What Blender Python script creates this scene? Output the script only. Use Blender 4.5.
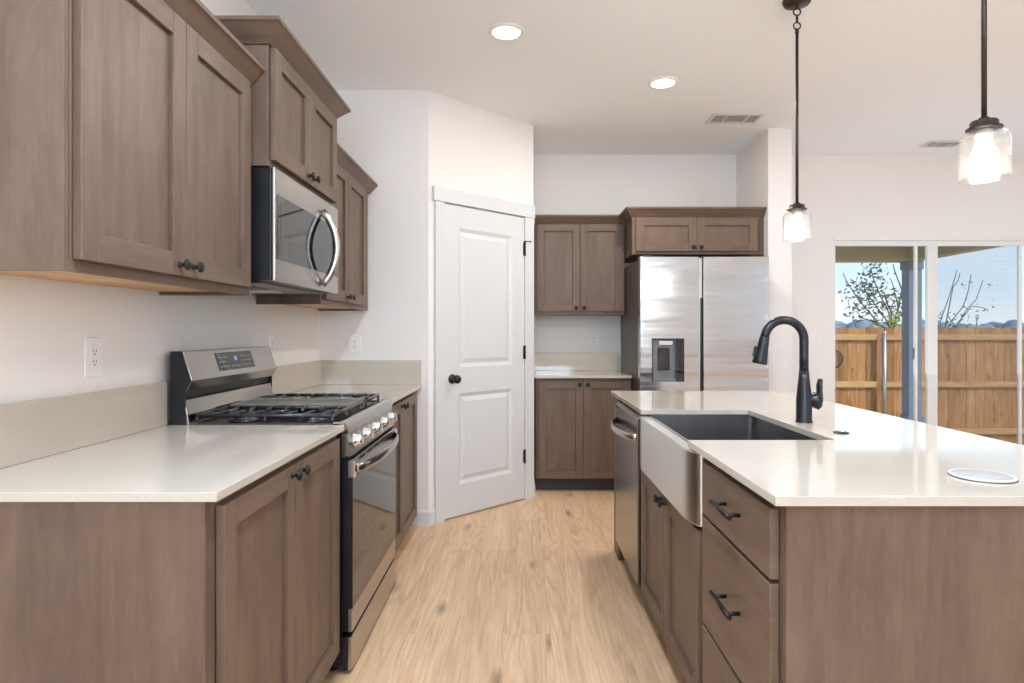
import bpy, bmesh, math, random
from mathutils import Vector, Matrix
random.seed(7)
for _o in list(bpy.data.objects): bpy.data.objects.remove(_o)
sc = bpy.context.scene
COL = sc.collection
PI = math.pi

# ------------------------------------------------------------------ camera, sky, sun, exposure
cam_d = bpy.data.cameras.new('camera'); cam = bpy.data.objects.new('camera', cam_d); COL.objects.link(cam)
cam_d.sensor_width = 36.0; cam_d.lens = 613.8 / 1024 * 36
cam_d.shift_x = -8.14 / 1024; cam_d.shift_y = -9.3 / 1024
cam_d.clip_start = 0.05; cam_d.clip_end = 2000
cam.location = (0, 0, 1.2157); cam.rotation_euler = (PI / 2, 0, 0)
sc.camera = cam
sc.view_settings.view_transform = 'Standard'; sc.view_settings.look = 'None'
sc.view_settings.gamma = 1.0; sc.view_settings.use_curve_mapping = False
sc.view_settings.exposure = 0.05
sc.cycles.use_denoising = True
sc.cycles.max_bounces = 12; sc.cycles.diffuse_bounces = 6; sc.cycles.glossy_bounces = 6
sc.cycles.transparent_max_bounces = 24; sc.cycles.transmission_bounces = 8
sc.cycles.sample_clamp_indirect = 6.0; sc.cycles.caustics_reflective = False; sc.cycles.caustics_refractive = False

SKY_STRENGTH = 1.25
SUN_STRENGTH = 4.2
FILL_POWER = 205.0
DOOR_POWER = 16.0
LED_POWER = 19.0
world = bpy.data.worlds.new('sky'); sc.world = world; world.use_nodes = True
wn = world.node_tree; wn.nodes.clear()
def wnode(t): return wn.nodes.new(t)
w_tc = wnode('ShaderNodeTexCoord'); w_sp = wnode('ShaderNodeSeparateXYZ'); w_rp = wnode('ShaderNodeValToRGB')
w_ns = wnode('ShaderNodeTexNoise'); w_mp = wnode('ShaderNodeMapping'); w_mx = wnode('ShaderNodeMixRGB'); w_cr = wnode('ShaderNodeValToRGB')
w_bg = wnode('ShaderNodeBackground'); w_out = wnode('ShaderNodeOutputWorld')
wn.links.new(w_tc.outputs['Generated'], w_sp.inputs[0]); wn.links.new(w_sp.outputs['Z'], w_rp.inputs[0])
e = w_rp.color_ramp.elements
e[0].position = 0.0; e[0].color = (0.80, 0.90, 0.98, 1)
e[1].position = 0.45; e[1].color = (0.22, 0.46, 0.82, 1)
x = e.new(0.05); x.color = (0.66, 0.82, 0.97, 1)
x = e.new(0.16); x.color = (0.46, 0.69, 0.93, 1)
w_mp.inputs['Scale'].default_value = (2.0, 2.0, 9.0); w_ns.inputs['Scale'].default_value = 1.6; w_ns.inputs['Detail'].default_value = 6
wn.links.new(w_tc.outputs['Generated'], w_mp.inputs[0]); wn.links.new(w_mp.outputs[0], w_ns.inputs['Vector'])
w_cr.color_ramp.elements[0].position = 0.45; w_cr.color_ramp.elements[0].color = (0, 0, 0, 1)
w_cr.color_ramp.elements[1].position = 0.80; w_cr.color_ramp.elements[1].color = (0.7, 0.7, 0.7, 1)
wn.links.new(w_ns.outputs['Fac'], w_cr.inputs[0]); wn.links.new(w_cr.outputs[0], w_mx.inputs[0])
wn.links.new(w_rp.outputs[0], w_mx.inputs[1]); w_mx.inputs[2].default_value = (0.92, 0.95, 0.97, 1)
wn.links.new(w_mx.outputs[0], w_bg.inputs['Color']); w_bg.inputs['Strength'].default_value = SKY_STRENGTH
wn.links.new(w_bg.outputs[0], w_out.inputs['Surface'])

sun_d = bpy.data.lights.new('sun', 'SUN'); sun = bpy.data.objects.new('sun', sun_d); COL.objects.link(sun)
sun_d.energy = SUN_STRENGTH; sun_d.angle = 0.009; sun_d.color = (1.0, 0.95, 0.88)
sun.rotation_euler = Vector((-0.72, 0.45, -0.62)).to_track_quat('-Z', 'Y').to_euler()

def area(name, loc, direction, sx, sy, power, color=(1, 1, 1), shape='RECTANGLE', spread=PI):
    d = bpy.data.lights.new(name, 'AREA'); o = bpy.data.objects.new(name, d); COL.objects.link(o)
    d.shape = shape; d.size = sx
    if shape in ('RECTANGLE', 'ELLIPSE'): d.size_y = sy
    d.energy = power; d.color = color; d.spread = spread
    o.location = loc; o.rotation_euler = Vector(direction).to_track_quat('-Z', 'Y').to_euler()
    return o
# fill lamps added behind the camera and at the right-hand wall; patio door daylight
DAY = (0.68, 0.90, 1.16)
area('rear_window_daylight', (0.1, -3.42, 1.5), (0, 1, 3.0), 2.1, 1.8, FILL_POWER, DAY)
area('side_window_daylight', (5.86, -1.8, 1.5), (-1, 0, 1.5), 2.3, 1.8, FILL_POWER * 0.15, DAY)
area('patio_door_daylight', (3.95, 5.47, 1.02), (0, -1, 0.9), 2.4, 1.9, DOOR_POWER, DAY)

# ------------------------------------------------------------------ node materials
def mat(name):
    m = bpy.data.materials.new(name); m.use_nodes = True; m.node_tree.nodes.clear()
    return m
class N:
    """tiny node-tree helper"""
    def __init__(s, m): s.t = m.node_tree
    def n(s, t, **kw):
        nd = s.t.nodes.new(t)
        for k, v in kw.items(): setattr(nd, k, v)
        return nd
    def l(s, a, b): s.t.links.new(a, b)
    def out(s, sh):
        o = s.n('ShaderNodeOutputMaterial'); s.l(sh, o.inputs['Surface'])
    def pbr(s, rough=0.5, metal=0.0, spec=0.5, color=None):
        p = s.n('ShaderNodeBsdfPrincipled')
        p.inputs['Roughness'].default_value = rough; p.inputs['Metallic'].default_value = metal
        p.inputs['Specular IOR Level'].default_value = spec
        if color: p.inputs['Base Color'].default_value = (*color, 1)
        s.out(p.outputs[0]); return p
    def coords(s, scale=(1, 1, 1), rand=False, kind='Object', rot=(0, 0, 0)):
        tc = s.n('ShaderNodeTexCoord'); mp = s.n('ShaderNodeMapping')
        mp.inputs['Scale'].default_value = scale; mp.inputs['Rotation'].default_value = rot
        s.l(tc.outputs[kind], mp.inputs['Vector'])
        if rand:
            oi = s.n('ShaderNodeObjectInfo'); mu = s.n('ShaderNodeMath', operation='MULTIPLY'); mu.inputs[1].default_value = 37.0
            s.l(oi.outputs['Random'], mu.inputs[0]); cb = s.n('ShaderNodeCombineXYZ')
            for i in range(3): s.l(mu.outputs[0], cb.inputs[i])
            s.l(cb.outputs[0], mp.inputs['Location'])
        return mp.outputs[0]
    def noise(s, vec, scale=5, detail=4, rough=0.5, dist=0.0):
        nd = s.n('ShaderNodeTexNoise'); nd.inputs['Scale'].default_value = scale; nd.inputs['Detail'].default_value = detail
        nd.inputs['Roughness'].default_value = rough; nd.inputs['Distortion'].default_value = dist
        s.l(vec, nd.inputs['Vector']); return nd.outputs['Fac']
    def ramp(s, fac, stops):
        r = s.n('ShaderNodeValToRGB'); el = r.color_ramp.elements
        el[0].position, el[0].color = stops[0][0], (*stops[0][1], 1)
        el[1].position, el[1].color = stops[-1][0], (*stops[-1][1], 1)
        for p, c in stops[1:-1]:
            q = el.new(p); q.color = (*c, 1)
        s.l(fac, r.inputs[0]); return r.outputs[0]
    def mix(s, fac, a, b, mode='MIX'):
        m = s.n('ShaderNodeMixRGB', blend_type=mode)
        for i, v in ((0, fac), (1, a), (2, b)):
            if isinstance(v, (int, float)): m.inputs[i].default_value = v
            elif isinstance(v, tuple): m.inputs[i].default_value = (*v, 1)
            else: s.l(v, m.inputs[i])
        return m.outputs[0]
    def bump(s, h, p, strength=0.2, dist=0.01):
        b = s.n('ShaderNodeBump'); b.inputs['Strength'].default_value = strength; b.inputs['Distance'].default_value = dist
        s.l(h, b.inputs['Height']); s.l(b.outputs[0], p.inputs['Normal'])

def lin(r, g, b):
    f = lambda c: (c / 255 / 12.92) if c <= 10 else ((c / 255 + 0.055) / 1.055) ** 2.4
    return (f(r), f(g), f(b))

def m_plain(name, rgb, rough=0.5, metal=0.0, spec=0.5, var=0.04, vscale=30, bump=0.0, bscale=200):
    m = mat(name); n = N(m); p = n.pbr(rough, metal, spec)
    f = n.noise(n.coords(), vscale, 4)
    a = tuple(max(0, c * (1 - var)) for c in rgb); b = tuple(min(1, c * (1 + var)) for c in rgb)
    n.l(n.ramp(f, [(0.3, a), (0.7, b)]), p.inputs['Base Color'])
    if bump: n.bump(n.noise(n.coords(), bscale, 3), p, bump, 0.002)
    return m

def m_wood(name, axis, base, dark, light, rough=0.42):
    m = mat(name); n = N(m); p = n.pbr(rough, 0, 0.35)
    def sc3(a, c): return tuple(c if i == axis else a for i in range(3))
    v1 = n.coords(sc3(5.0, 0.55), rand=True); v2 = n.coords(sc3(150, 6), rand=True); v3 = n.coords(sc3(14, 2.6), rand=True)
    g1 = n.noise(v1, 2.2, 6, 0.55, 1.0); g2 = n.noise(v2, 1.0, 3, 0.6); g3 = n.noise(v3, 1.0, 5, 0.6, 0.6)
    c1 = n.ramp(g1, [(0.25, dark), (0.5, base), (0.78, light)])
    c2 = n.mix(0.40, c1, n.ramp(g3, [(0.35, dark), (0.65, light)]))
    c3 = n.mix(0.16, c2, n.ramp(g2, [(0.35, (0.55, 0.5, 0.48)), (0.6, (1, 1, 1))]), 'MULTIPLY')
    g4 = n.noise(n.coords(sc3(70, 30), rand=True), 1.0, 4, 0.7)
    c3 = n.mix(0.30, c3, n.ramp(g4, [(0.32, (0.70, 0.67, 0.65)), (0.66, (1, 1, 1))]), 'MULTIPLY')
    hf = n.noise(n.coords(sc3(3.2, 0.9), rand=True), 1.0, 3, 0.45, 0.5)
    mu = n.n('ShaderNodeMath', operation='MULTIPLY'); mu.inputs[1].default_value = 22.0; n.l(hf, mu.inputs[0])
    fr = n.n('ShaderNodeMath', operation='PINGPONG'); fr.inputs[1].default_value = 1.0; n.l(mu.outputs[0], fr.inputs[0])
    c3 = n.mix(0.22, c3, n.ramp(fr.outputs[0], [(0.0, (0.80, 0.77, 0.75)), (0.5, (1, 1, 1)), (1.0, (1.06, 1.05, 1.04))]), 'MULTIPLY')
    n.l(c3, p.inputs['Base Color']); n.bump(g2, p, 0.12, 0.0008)
    return m
WB, WD, WL = lin(113, 92, 77), lin(96, 77, 64), lin(128, 106, 90)
M = {}
M['wood_x'] = m_wood('stained_maple_grain_x', 0, WB, WD, WL)
M['wood_y'] = m_wood('stained_maple_grain_y', 1, WB, WD, WL)
M['wood_z'] = m_wood('stained_maple_grain_z', 2, WB, WD, WL)
M['raw_wood'] = m_wood('natural_maple', 1, lin(214, 172, 122), lin(190, 140, 88), lin(232, 198, 152), 0.5)
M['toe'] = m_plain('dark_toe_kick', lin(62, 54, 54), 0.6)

def m_wall(name, rgb, bump=0.06, sc_=90):
    m = mat(name); n = N(m); p = n.pbr(0.75, 0, 0.25)
    v = n.coords(); n.l(n.ramp(n.noise(v, 1.2, 3), [(0.3, tuple(c * 0.985 for c in rgb)), (0.7, rgb)]), p.inputs['Base Color'])
    n.bump(n.noise(v, sc_, 3, 0.6), p, bump, 0.003); return m
M['wall'] = m_wall('painted_drywall_warm_white', lin(236, 231, 226))
M['ceiling'] = m_wall('knockdown_ceiling', lin(247, 249, 251), 0.34, 28)
M['trim'] = m_plain('white_semi_gloss_trim', lin(213, 213, 212), 0.38, 0, 0.45, 0.008)
M['vinyl'] = m_plain('white_vinyl_frame', lin(230, 230, 226), 0.4, 0, 0.4, 0.01)

def m_quartz():
    m = mat('polished_cream_quartz'); n = N(m); p = n.pbr(0.07, 0, 0.55)
    v = n.coords(); f = n.noise(v, 2.0, 5, 0.6, 0.8); g = n.noise(v, 260, 2)
    c = n.ramp(f, [(0.3, lin(194, 183, 168)), (0.7, lin(201, 191, 177))])
    n.l(n.mix(0.14, c, n.ramp(g, [(0.40, lin(186, 175, 160)), (0.6, lin(214, 206, 196))])), p.inputs['Base Color'])
    return m
M['quartz'] = m_quartz()

def m_steel(name, rgb, rough, axis, wave=0.0, var=0.06):
    m = mat(name); n = N(m); p = n.pbr(rough, 1.0, 0.5)
    s = tuple(1.5 if i == axis else 320 for i in range(3))
    g = n.noise(n.coords(s), 1.0, 3)
    n.l(n.ramp(g, [(0.3, tuple(c * (1 - var) for c in rgb)), (0.7, tuple(min(1, c * (1 + var)) for c in rgb))]), p.inputs['Base Color'])
    h = n.mix(0.03, (0.5, 0.5, 0.5), g)
    if wave:
        w = n.noise(n.coords((0.35, 0.35, 4.6)), 1.6, 2, 0.4)
        b1 = n.n('ShaderNodeBump'); b1.inputs['Strength'].default_value = wave; b1.inputs['Distance'].default_value = 0.05
        n.l(w, b1.inputs['Height']); n.l(b1.outputs[0], p.inputs['Normal'])
    else:
        n.bump(g, p, 0.04, 0.0005)
    return m
M['steel_x'] = m_steel('brushed_stainless_x', lin(205, 205, 204), 0.24, 0)
M['steel_y'] = m_steel('brushed_stainless_y', lin(182, 177, 171), 0.27, 1)
M['steel_door'] = m_steel('fridge_door_stainless', lin(198, 199, 201), 0.17, 0, wave=0.26)
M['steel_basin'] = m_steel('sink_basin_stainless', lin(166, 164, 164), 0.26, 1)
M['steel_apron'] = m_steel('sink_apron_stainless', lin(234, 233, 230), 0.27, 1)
M['steel_dw'] = m_steel('dishwasher_dark_stainless', lin(150, 146, 141), 0.22, 1)
M['steel_dark'] = m_steel('dark_stainless', lin(118, 112, 106), 0.3, 1)
M['steel_polish'] = m_steel('polished_stainless', lin(176, 170, 162), 0.14, 1)
M['chrome'] = m_steel('chrome', lin(225, 226, 228), 0.12, 1)
M['galvanised'] = m_steel('galvanised_post', lin(185, 188, 192), 0.4, 2, 0, 0.12)
M['black_enamel'] = m_plain('black_enamel', lin(26, 26, 29), 0.28, 0, 0.5)
M['black_matte'] = m_plain('matte_black_metal', lin(36, 32, 28), 0.42, 0.4, 0.5)
M['cast_iron'] = m_plain('cast_iron', lin(66, 64, 65), 0.30, 0.5, 0.6, bump=0.1)
M['griddle'] = m_plain('griddle_top', lin(150, 144, 136), 0.42, 0.6, 0.5)
M['black_glass'] = m_plain('black_glass', lin(20, 19, 19), 0.03, 0, 0.8, 0.01)
M['black_plastic'] = m_plain('black_plastic', lin(24, 24, 26), 0.4)
M['duct'] = m_plain('vent_duct_grey', lin(168, 168, 168), 0.6)
M['grey_plastic'] = m_plain('grey_plastic', lin(120, 121, 124), 0.35, 0.3)
M['fridge_side'] = m_plain('fridge_side_enamel', lin(84, 76, 72), 0.4, 0.1)
M['white_plastic'] = m_plain('white_plastic', lin(236, 234, 230), 0.35, 0, 0.45, 0.01)
M['slot'] = m_plain('outlet_slot', lin(70, 66, 64), 0.6)
M['bronze'] = m_plain('oil_rubbed_bronze', lin(70, 61, 54), 0.38, 0.75, 0.5, 0.1)
M['faucet'] = m_plain('dark_faucet_finish', lin(50, 50, 54), 0.28, 0.65, 0.5, 0.06)
M['mark'] = m_plain('control_mark', lin(176, 174, 170), 0.5)
M['void'] = m_plain('shadow_gap_black', lin(14, 13, 13), 0.8)

def m_glass(name, tint=(1, 1, 1), base=0.05, body=0.0, grain=0.0):
    m = mat(name); n = N(m)
    lw = n.n('ShaderNodeLayerWeight'); lw.inputs['Blend'].default_value = 0.5
    pw = n.n('ShaderNodeMath', operation='POWER'); pw.inputs[1].default_value = 4.0; n.l(lw.outputs['Facing'], pw.inputs[0])
    ma = n.n('ShaderNodeMath', operation='MULTIPLY_ADD'); ma.inputs[1].default_value = 0.85; ma.inputs[2].default_value = base
    n.l(pw.outputs[0], ma.inputs[0])
    tr = n.n('ShaderNodeBsdfTransparent'); tr.inputs[0].default_value = (*tint, 1)
    gl = n.n('ShaderNodeBsdfGlossy'); gl.inputs['Roughness'].default_value = 0.02
    mx = n.n('ShaderNodeMixShader'); n.l(ma.outputs[0], mx.inputs[0]); n.l(tr.outputs[0], mx.inputs[1]); n.l(gl.outputs[0], mx.inputs[2])
    sh = mx.outputs[0]
    if grain:
        g = n.noise(n.coords((1, 1, 1)), 90, 3)
        b = n.n('ShaderNodeBump'); b.inputs['Strength'].default_value = grain; b.inputs['Distance'].default_value = 0.004
        n.l(g, b.inputs['Height']); n.l(b.outputs[0], gl.inputs['Normal']); n.l(b.outputs[0], lw.inputs['Normal'])
    if body:
        df = n.n('ShaderNodeBsdfTranslucent'); df.inputs[0].default_value = (1, 0.97, 0.93, 1)
        m2 = n.n('ShaderNodeMixShader'); m2.inputs[0].default_value = body
        n.l(sh, m2.inputs[1]); n.l(df.outputs[0], m2.inputs[2]); sh = m2.outputs[0]
    n.out(sh); return m
M['pane'] = m_glass('clear_pane', (0.99, 0.993, 0.993), 0.03)
M['shade'] = m_glass('seeded_clear_glass', (1, 0.99, 0.98), 0.05, 0.006, 0.5)
def m_screen():
    m = mat('insect_screen_mesh'); n = N(m)
    tr = n.n('ShaderNodeBsdfTransparent'); df = n.n('ShaderNodeBsdfDiffuse'); df.inputs[0].default_value = (0.16, 0.17, 0.18, 1)
    wv = n.n('ShaderNodeTexWave', wave_type='BANDS', bands_direction='Z'); wv.inputs['Scale'].default_value = 9
    n.l(n.coords(), wv.inputs['Vector'])
    ma = n.n('ShaderNodeMath', operation='MULTIPLY_ADD'); ma.inputs[1].default_value = 0.012; ma.inputs[2].default_value = 0.15
    n.l(wv.outputs['Fac'], ma.inputs[0])
    mx = n.n('ShaderNodeMixShader'); n.l(ma.outputs[0], mx.inputs[0]); n.l(tr.outputs[0], mx.inputs[1]); n.l(df.outputs[0], mx.inputs[2])
    n.out(mx.outputs[0]); return m
M['screen'] = m_screen()
def m_emit(name, rgb, strength):
    m = mat(name); n = N(m); em = n.n('ShaderNodeEmission'); em.inputs[0].default_value = (*rgb, 1); em.inputs[1].default_value = strength
    n.out(em.outputs[0]); return m
M['led'] = m_emit('lit_led_lens', (1, 0.97, 0.93), 9.0)
M['bulb'] = m_emit('lit_bulb', (1, 0.93, 0.82), 16.0)
M['display'] = m_emit('blue_display_digits', (0.25, 0.45, 1.0), 2.2)

def m_floor():
    m = mat('light_oak_plank_floor'); n = N(m); p = n.pbr(0.38, 0, 0.4)
    tc = n.n('ShaderNodeTexCoord'); mp = n.n('ShaderNodeMapping'); mp.inputs['Rotation'].default_value = (0, 0, PI / 2)
    mp.inputs['Location'].default_value = (0.42, 0.06, 0)
    n.l(tc.outputs['Object'], mp.inputs['Vector'])
    br = n.n('ShaderNodeTexBrick'); br.offset = 0.37; br.offset_frequency = 3; br.squash = 1
    br.inputs['Scale'].default_value = 1.0; br.inputs['Mortar Size'].default_value = 0.0006; br.inputs['Mortar Smooth'].default_value = 0.2
    br.inputs['Brick Width'].default_value = 1.5; br.inputs['Row Height'].default_value = 0.182; br.inputs['Bias'].default_value = 0.0
    br.inputs['Color1'].default_value = (0, 0, 0, 1); br.inputs['Color2'].default_value = (1, 1, 1, 1); br.inputs['Mortar'].default_value = (0.5, 0.5, 0.5, 1)
    n.l(mp.outputs[0], br.inputs['Vector'])
    plank = br.outputs['Color']
    off = n.n('ShaderNodeVectorMath', operation='MULTIPLY_ADD'); off.inputs[1].default_value = (47.3, 23.1, 35.7)
    n.l(plank, off.inputs[0]); n.l(tc.outputs['Object'], off.inputs[2])
    def vec(s):
        q = n.n('ShaderNodeMapping'); q.inputs['Scale'].default_value = s; n.l(off.outputs[0], q.inputs['Vector']); return q.outputs[0]
    g1 = n.noise(vec((7, 0.8, 1)), 1.6, 6, 0.6, 1.2)
    g2 = n.noise(vec((120, 4.5, 1)), 1.0, 4, 0.65, 0.4)
    # cathedral figure: contour lines of a stretched height field
    hf = n.noise(vec((6.5, 0.55, 1)), 1.0, 2, 0.5, 0.15)
    mu = n.n('ShaderNodeMath', operation='MULTIPLY'); mu.inputs[1].default_value = 34.0; n.l(hf, mu.inputs[0])
    fr = n.n('ShaderNodeMath', operation='PINGPONG'); fr.inputs[1].default_value = 1.0; n.l(mu.outputs[0], fr.inputs[0])
    c = n.ramp(g1, [(0.28, lin(210, 170, 131)), (0.5, lin(231, 192, 152)), (0.75, lin(241, 208, 171))])
    c = n.mix(0.26, c, n.ramp(fr.outputs[0], [(0.0, lin(186, 148, 112)), (0.35, lin(226, 190, 152)), (1.0, lin(246, 216, 181))]))
    c = n.mix(0.55, c, n.ramp(g2, [(0.34, (0.74, 0.70, 0.66)), (0.60, (1, 1, 1))]), 'MULTIPLY')
    c = n.mix(0.42, c, n.ramp(plank, [(0.0, (0.84, 0.80, 0.76)), (1.0, (1.0, 1.0, 1.0))]), 'MULTIPLY')
    vo = n.n('ShaderNodeTexVoronoi'); vo.inputs['Scale'].default_value = 1.0; n.l(vec((5.2, 1.75, 1)), vo.inputs['Vector'])
    kn = n.ramp(n.mix(0.12, vo.outputs['Distance'], g2), [(0.07, (0.85, 0.85, 0.85)), (0.21, (0, 0, 0))])
    c = n.mix(kn, c, lin(138, 110, 84))
    mf = n.n('ShaderNodeMath', operation='MULTIPLY'); mf.inputs[1].default_value = 0.55; n.l(br.outputs['Fac'], mf.inputs[0])
    c = n.mix(mf.outputs[0], c, lin(176, 142, 108))
    n.l(c, p.inputs['Base Color']); n.bump(g2, p, 0.08, 0.001)
    n.l(n.ramp(g2, [(0.3, (0.34, 0.34, 0.34)), (0.7, (0.46, 0.46, 0.46))]), p.inputs['Roughness'])
    return m
M['floor'] = m_floor()

def m_fence():
    m = mat('cedar_fence_boards'); n = N(m); p = n.pbr(0.75, 0, 0.2)
    tc = n.n('ShaderNodeTexCoord'); sp = n.n('ShaderNodeSeparateXYZ'); n.l(tc.outputs['Object'], sp.inputs[0])
    dv = n.n('ShaderNodeMath', operation='DIVIDE'); dv.inputs[1].default_value = 0.141; n.l(sp.outputs['X'], dv.inputs[0])
    fl = n.n('ShaderNodeMath', operation='FLOOR'); n.l(dv.outputs[0], fl.inputs[0])
    wn_ = n.n('ShaderNodeTexWhiteNoise', noise_dimensions='1D'); n.l(fl.outputs[0], wn_.inputs['W'])
    g1 = n.noise(n.coords((9, 9, 0.9)), 2, 6, 0.6, 1.5); g2 = n.noise(n.coords((80, 80, 3)), 1, 3)
    c = n.ramp(g1, [(0.3, lin(158, 106, 62)), (0.5, lin(190, 140, 88)), (0.75, lin(212, 168, 116))])
    c = n.mix(0.3, c, n.ramp(g2, [(0.3, (0.7, 0.62, 0.55)), (0.65, (1, 1, 1))]), 'MULTIPLY')
    c = n.mix(0.75, c, n.ramp(wn_.outputs['Value'], [(0, (0.56, 0.50, 0.44)), (1, (1.0, 1.0, 1.0))]), 'MULTIPLY')
    vo = n.n('ShaderNodeTexVoronoi'); n.l(n.coords((7, 7, 2.4)), vo.inputs['Vector']); vo.inputs['Scale'].default_value = 1
    c = n.mix(n.ramp(vo.outputs['Distance'], [(0.05, (0.85, 0.85, 0.85)), (0.13, (0, 0, 0))]), c, lin(96, 58, 34))
    n.l(c, p.inputs['Base Color']); return m
M['cedar'] = m_fence()
M['cedar_rail'] = m_wood('cedar_rail', 0, lin(198, 152, 100), lin(172, 122, 76), lin(214, 174, 124), 0.7)
M['cedar_rail_pale'] = m_wood('cedar_rail_pale', 0, lin(206, 170, 112), lin(186, 144, 90), lin(222, 190, 136), 0.7)
M['patio_paint'] = m_plain('tan_patio_paint', lin(176, 164, 130), 0.7, 0, 0.2, 0.05)
M['column_paint'] = m_plain('blue_grey_column_paint', lin(108, 122, 142), 0.6, 0, 0.3, 0.05)
M['concrete'] = m_plain('patio_concrete', lin(196, 192, 184), 0.8, 0, 0.2, 0.06, 12)
M['ground'] = m_plain('dry_ground', lin(176, 160, 128), 0.9, 0, 0.1, 0.15, 6)
M['bark'] = m_plain('tree_bark', lin(92, 82, 76), 0.85, 0, 0.1, 0.2, 20)
M['leaf'] = m_plain('olive_leaves', lin(80, 90, 60), 0.6, 0, 0.2, 0.3, 6)
M['shrub'] = m_plain('yellow_green_leaves', lin(158, 164, 74), 0.6, 0, 0.2, 0.25, 8)
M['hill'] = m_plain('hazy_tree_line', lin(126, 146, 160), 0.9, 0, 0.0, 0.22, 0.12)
M['siding'] = m_plain('exterior_stucco', lin(190, 182, 168), 0.85, 0, 0.1, 0.05)

# ------------------------------------------------------------------ mesh building
class MB:
    """collects shapes in world coordinates; build() links them as ONE mesh object"""
    def __init__(s): s.b = bmesh.new()
    def poly(s, vs, mi=0, smooth=False):
        f = s.b.faces.new(vs); f.material_index = mi; f.smooth = smooth; return f
    def obox(s, o, u, v, n, a0, a1, b0, b1, c0, c1, mi=0):
        o, u, v, n = Vector(o), Vector(u), Vector(v), Vector(n)
        P = lambda a, b, c: s.b.verts.new(o + u * a + v * b + n * c)
        q = [P(a, b, c) for c in (c0, c1) for b in (b0, b1) for a in (a0, a1)]
        fs = ((0, 2, 3, 1), (4, 5, 7, 6), (0, 1, 5, 4), (2, 6, 7, 3), (0, 4, 6, 2), (1, 3, 7, 5))
        out = [s.poly([q[i] for i in f], mi) for f in fs]
        bmesh.ops.recalc_face_normals(s.b, faces=out)
    def box(s, x0, x1, y0, y1, z0, z1, mi=0):
        s.obox((0, 0, 0), (1, 0, 0), (0, 1, 0), (0, 0, 1), x0, x1, y0, y1, z0, z1, mi)
    def prism(s, pts, axis, a, b, mi=0, mi_cap=None):
        """polygon in the two other axes extruded along axis (0,1,2); pts order: the remaining axes ascending"""
        def P(p, t):
            c = list(p); c.insert(axis, t); return s.b.verts.new(c)
        A = [P(p, a) for p in pts]; B = [P(p, b) for p in pts]
        mc = mi if mi_cap is None else mi_cap
        out = [s.poly(A, mc), s.poly(list(reversed(B)), mc)]
        k = len(pts)
        for i in range(k): out.append(s.poly([A[i], B[i], B[(i + 1) % k], A[(i + 1) % k]], mi))
        bmesh.ops.recalc_face_normals(s.b, faces=out)
    def tube(s, path, r, seg=12, mi=0, smooth=True, flat=1.0, up=(0, 0, 1)):
        """tube along a path of points; r a number or one per point; flat squeezes the second axis"""
        path = [Vector(p) for p in path]; k = len(path)
        rs = [r] * k if isinstance(r, (int, float)) else list(r)
        rings = []; prev = None
        for i, p in enumerate(path):
            t = (path[min(i + 1, k - 1)] - path[max(i - 1, 0)]).normalized()
            if prev is None:
                h = Vector(up) if abs(t.dot(Vector(up))) < 0.95 else Vector((1, 0, 0))
                prev = (h - t * h.dot(t)).normalized()
            else: prev = (prev - t * prev.dot(t)).normalized()
            w = t.cross(prev)
            rings.append([s.b.verts.new(p + (prev * math.cos(a) + w * math.sin(a) * flat) * rs[i]) for a in [2 * PI * j / seg for j in range(seg)]])
        out = []
        for i in range(k - 1):
            for j in range(seg):
                out.append(s.poly([rings[i][j], rings[i][(j + 1) % seg], rings[i + 1][(j + 1) % seg], rings[i + 1][j]], mi, smooth))
        out.append(s.poly(list(reversed(rings[0])), mi)); out.append(s.poly(rings[-1], mi))
        bmesh.ops.recalc_face_normals(s.b, faces=out)
    def lathe(s, o, axis, prof, seg=24, mi=0, closed=True, smooth=True, loop=False):
        """prof: list of (radius, height along axis)"""
        o, ax = Vector(o), Vector(axis).normalized()
        h = Vector((0, 0, 1)) if abs(ax.z) < 0.9 else Vector((1, 0, 0))
        u = (h - ax * h.dot(ax)).normalized(); w = ax.cross(u)
        rings = [[s.b.verts.new(o + ax * z + (u * math.cos(2 * PI * j / seg) + w * math.sin(2 * PI * j / seg)) * r) for j in range(seg)] for r, z in prof]
        out = []; kk = len(rings)
        for i in range(kk if loop else kk - 1):
            A, B = rings[i], rings[(i + 1) % kk]
            for j in range(seg): out.append(s.poly([A[j], A[(j + 1) % seg], B[(j + 1) % seg], B[j]], mi, smooth))
        if closed and not loop:
            out.append(s.poly(list(reversed(rings[0])), mi)); out.append(s.poly(rings[-1], mi))
        bmesh.ops.recalc_face_normals(s.b, faces=out)
    def torus(s, o, axis, R, r, seg=24, sub=10, mi=0, sy=1.0):
        prof = [(R + r * math.cos(2 * PI * i / sub), r * math.sin(2 * PI * i / sub)) for i in range(sub)]
        s.lathe(o, axis, prof, seg, mi, loop=True)
    def rings(s, o, u, v, n, rects, mi=0):
        """nested rectangles (a0,a1,b0,b1,depth) joined by sloped faces, last one capped"""
        o, u, v, n = Vector(o), Vector(u), Vector(v), Vector(n)
        R = [[s.b.verts.new(o + u * a + v * b + n * c) for a, b in ((a0, b0), (a1, b0), (a1, b1), (a0, b1))] for a0, a1, b0, b1, c in rects]
        out = []
        for A, B in zip(R, R[1:]):
            for j in range(4): out.append(s.poly([A[j], A[(j + 1) % 4], B[(j + 1) % 4], B[j]], mi))
        out.append(s.poly(R[-1], mi))
        for f in out: f.normal_update()
        for f in out:
            if f.normal.dot(n) < 0: f.normal_flip()
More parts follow.
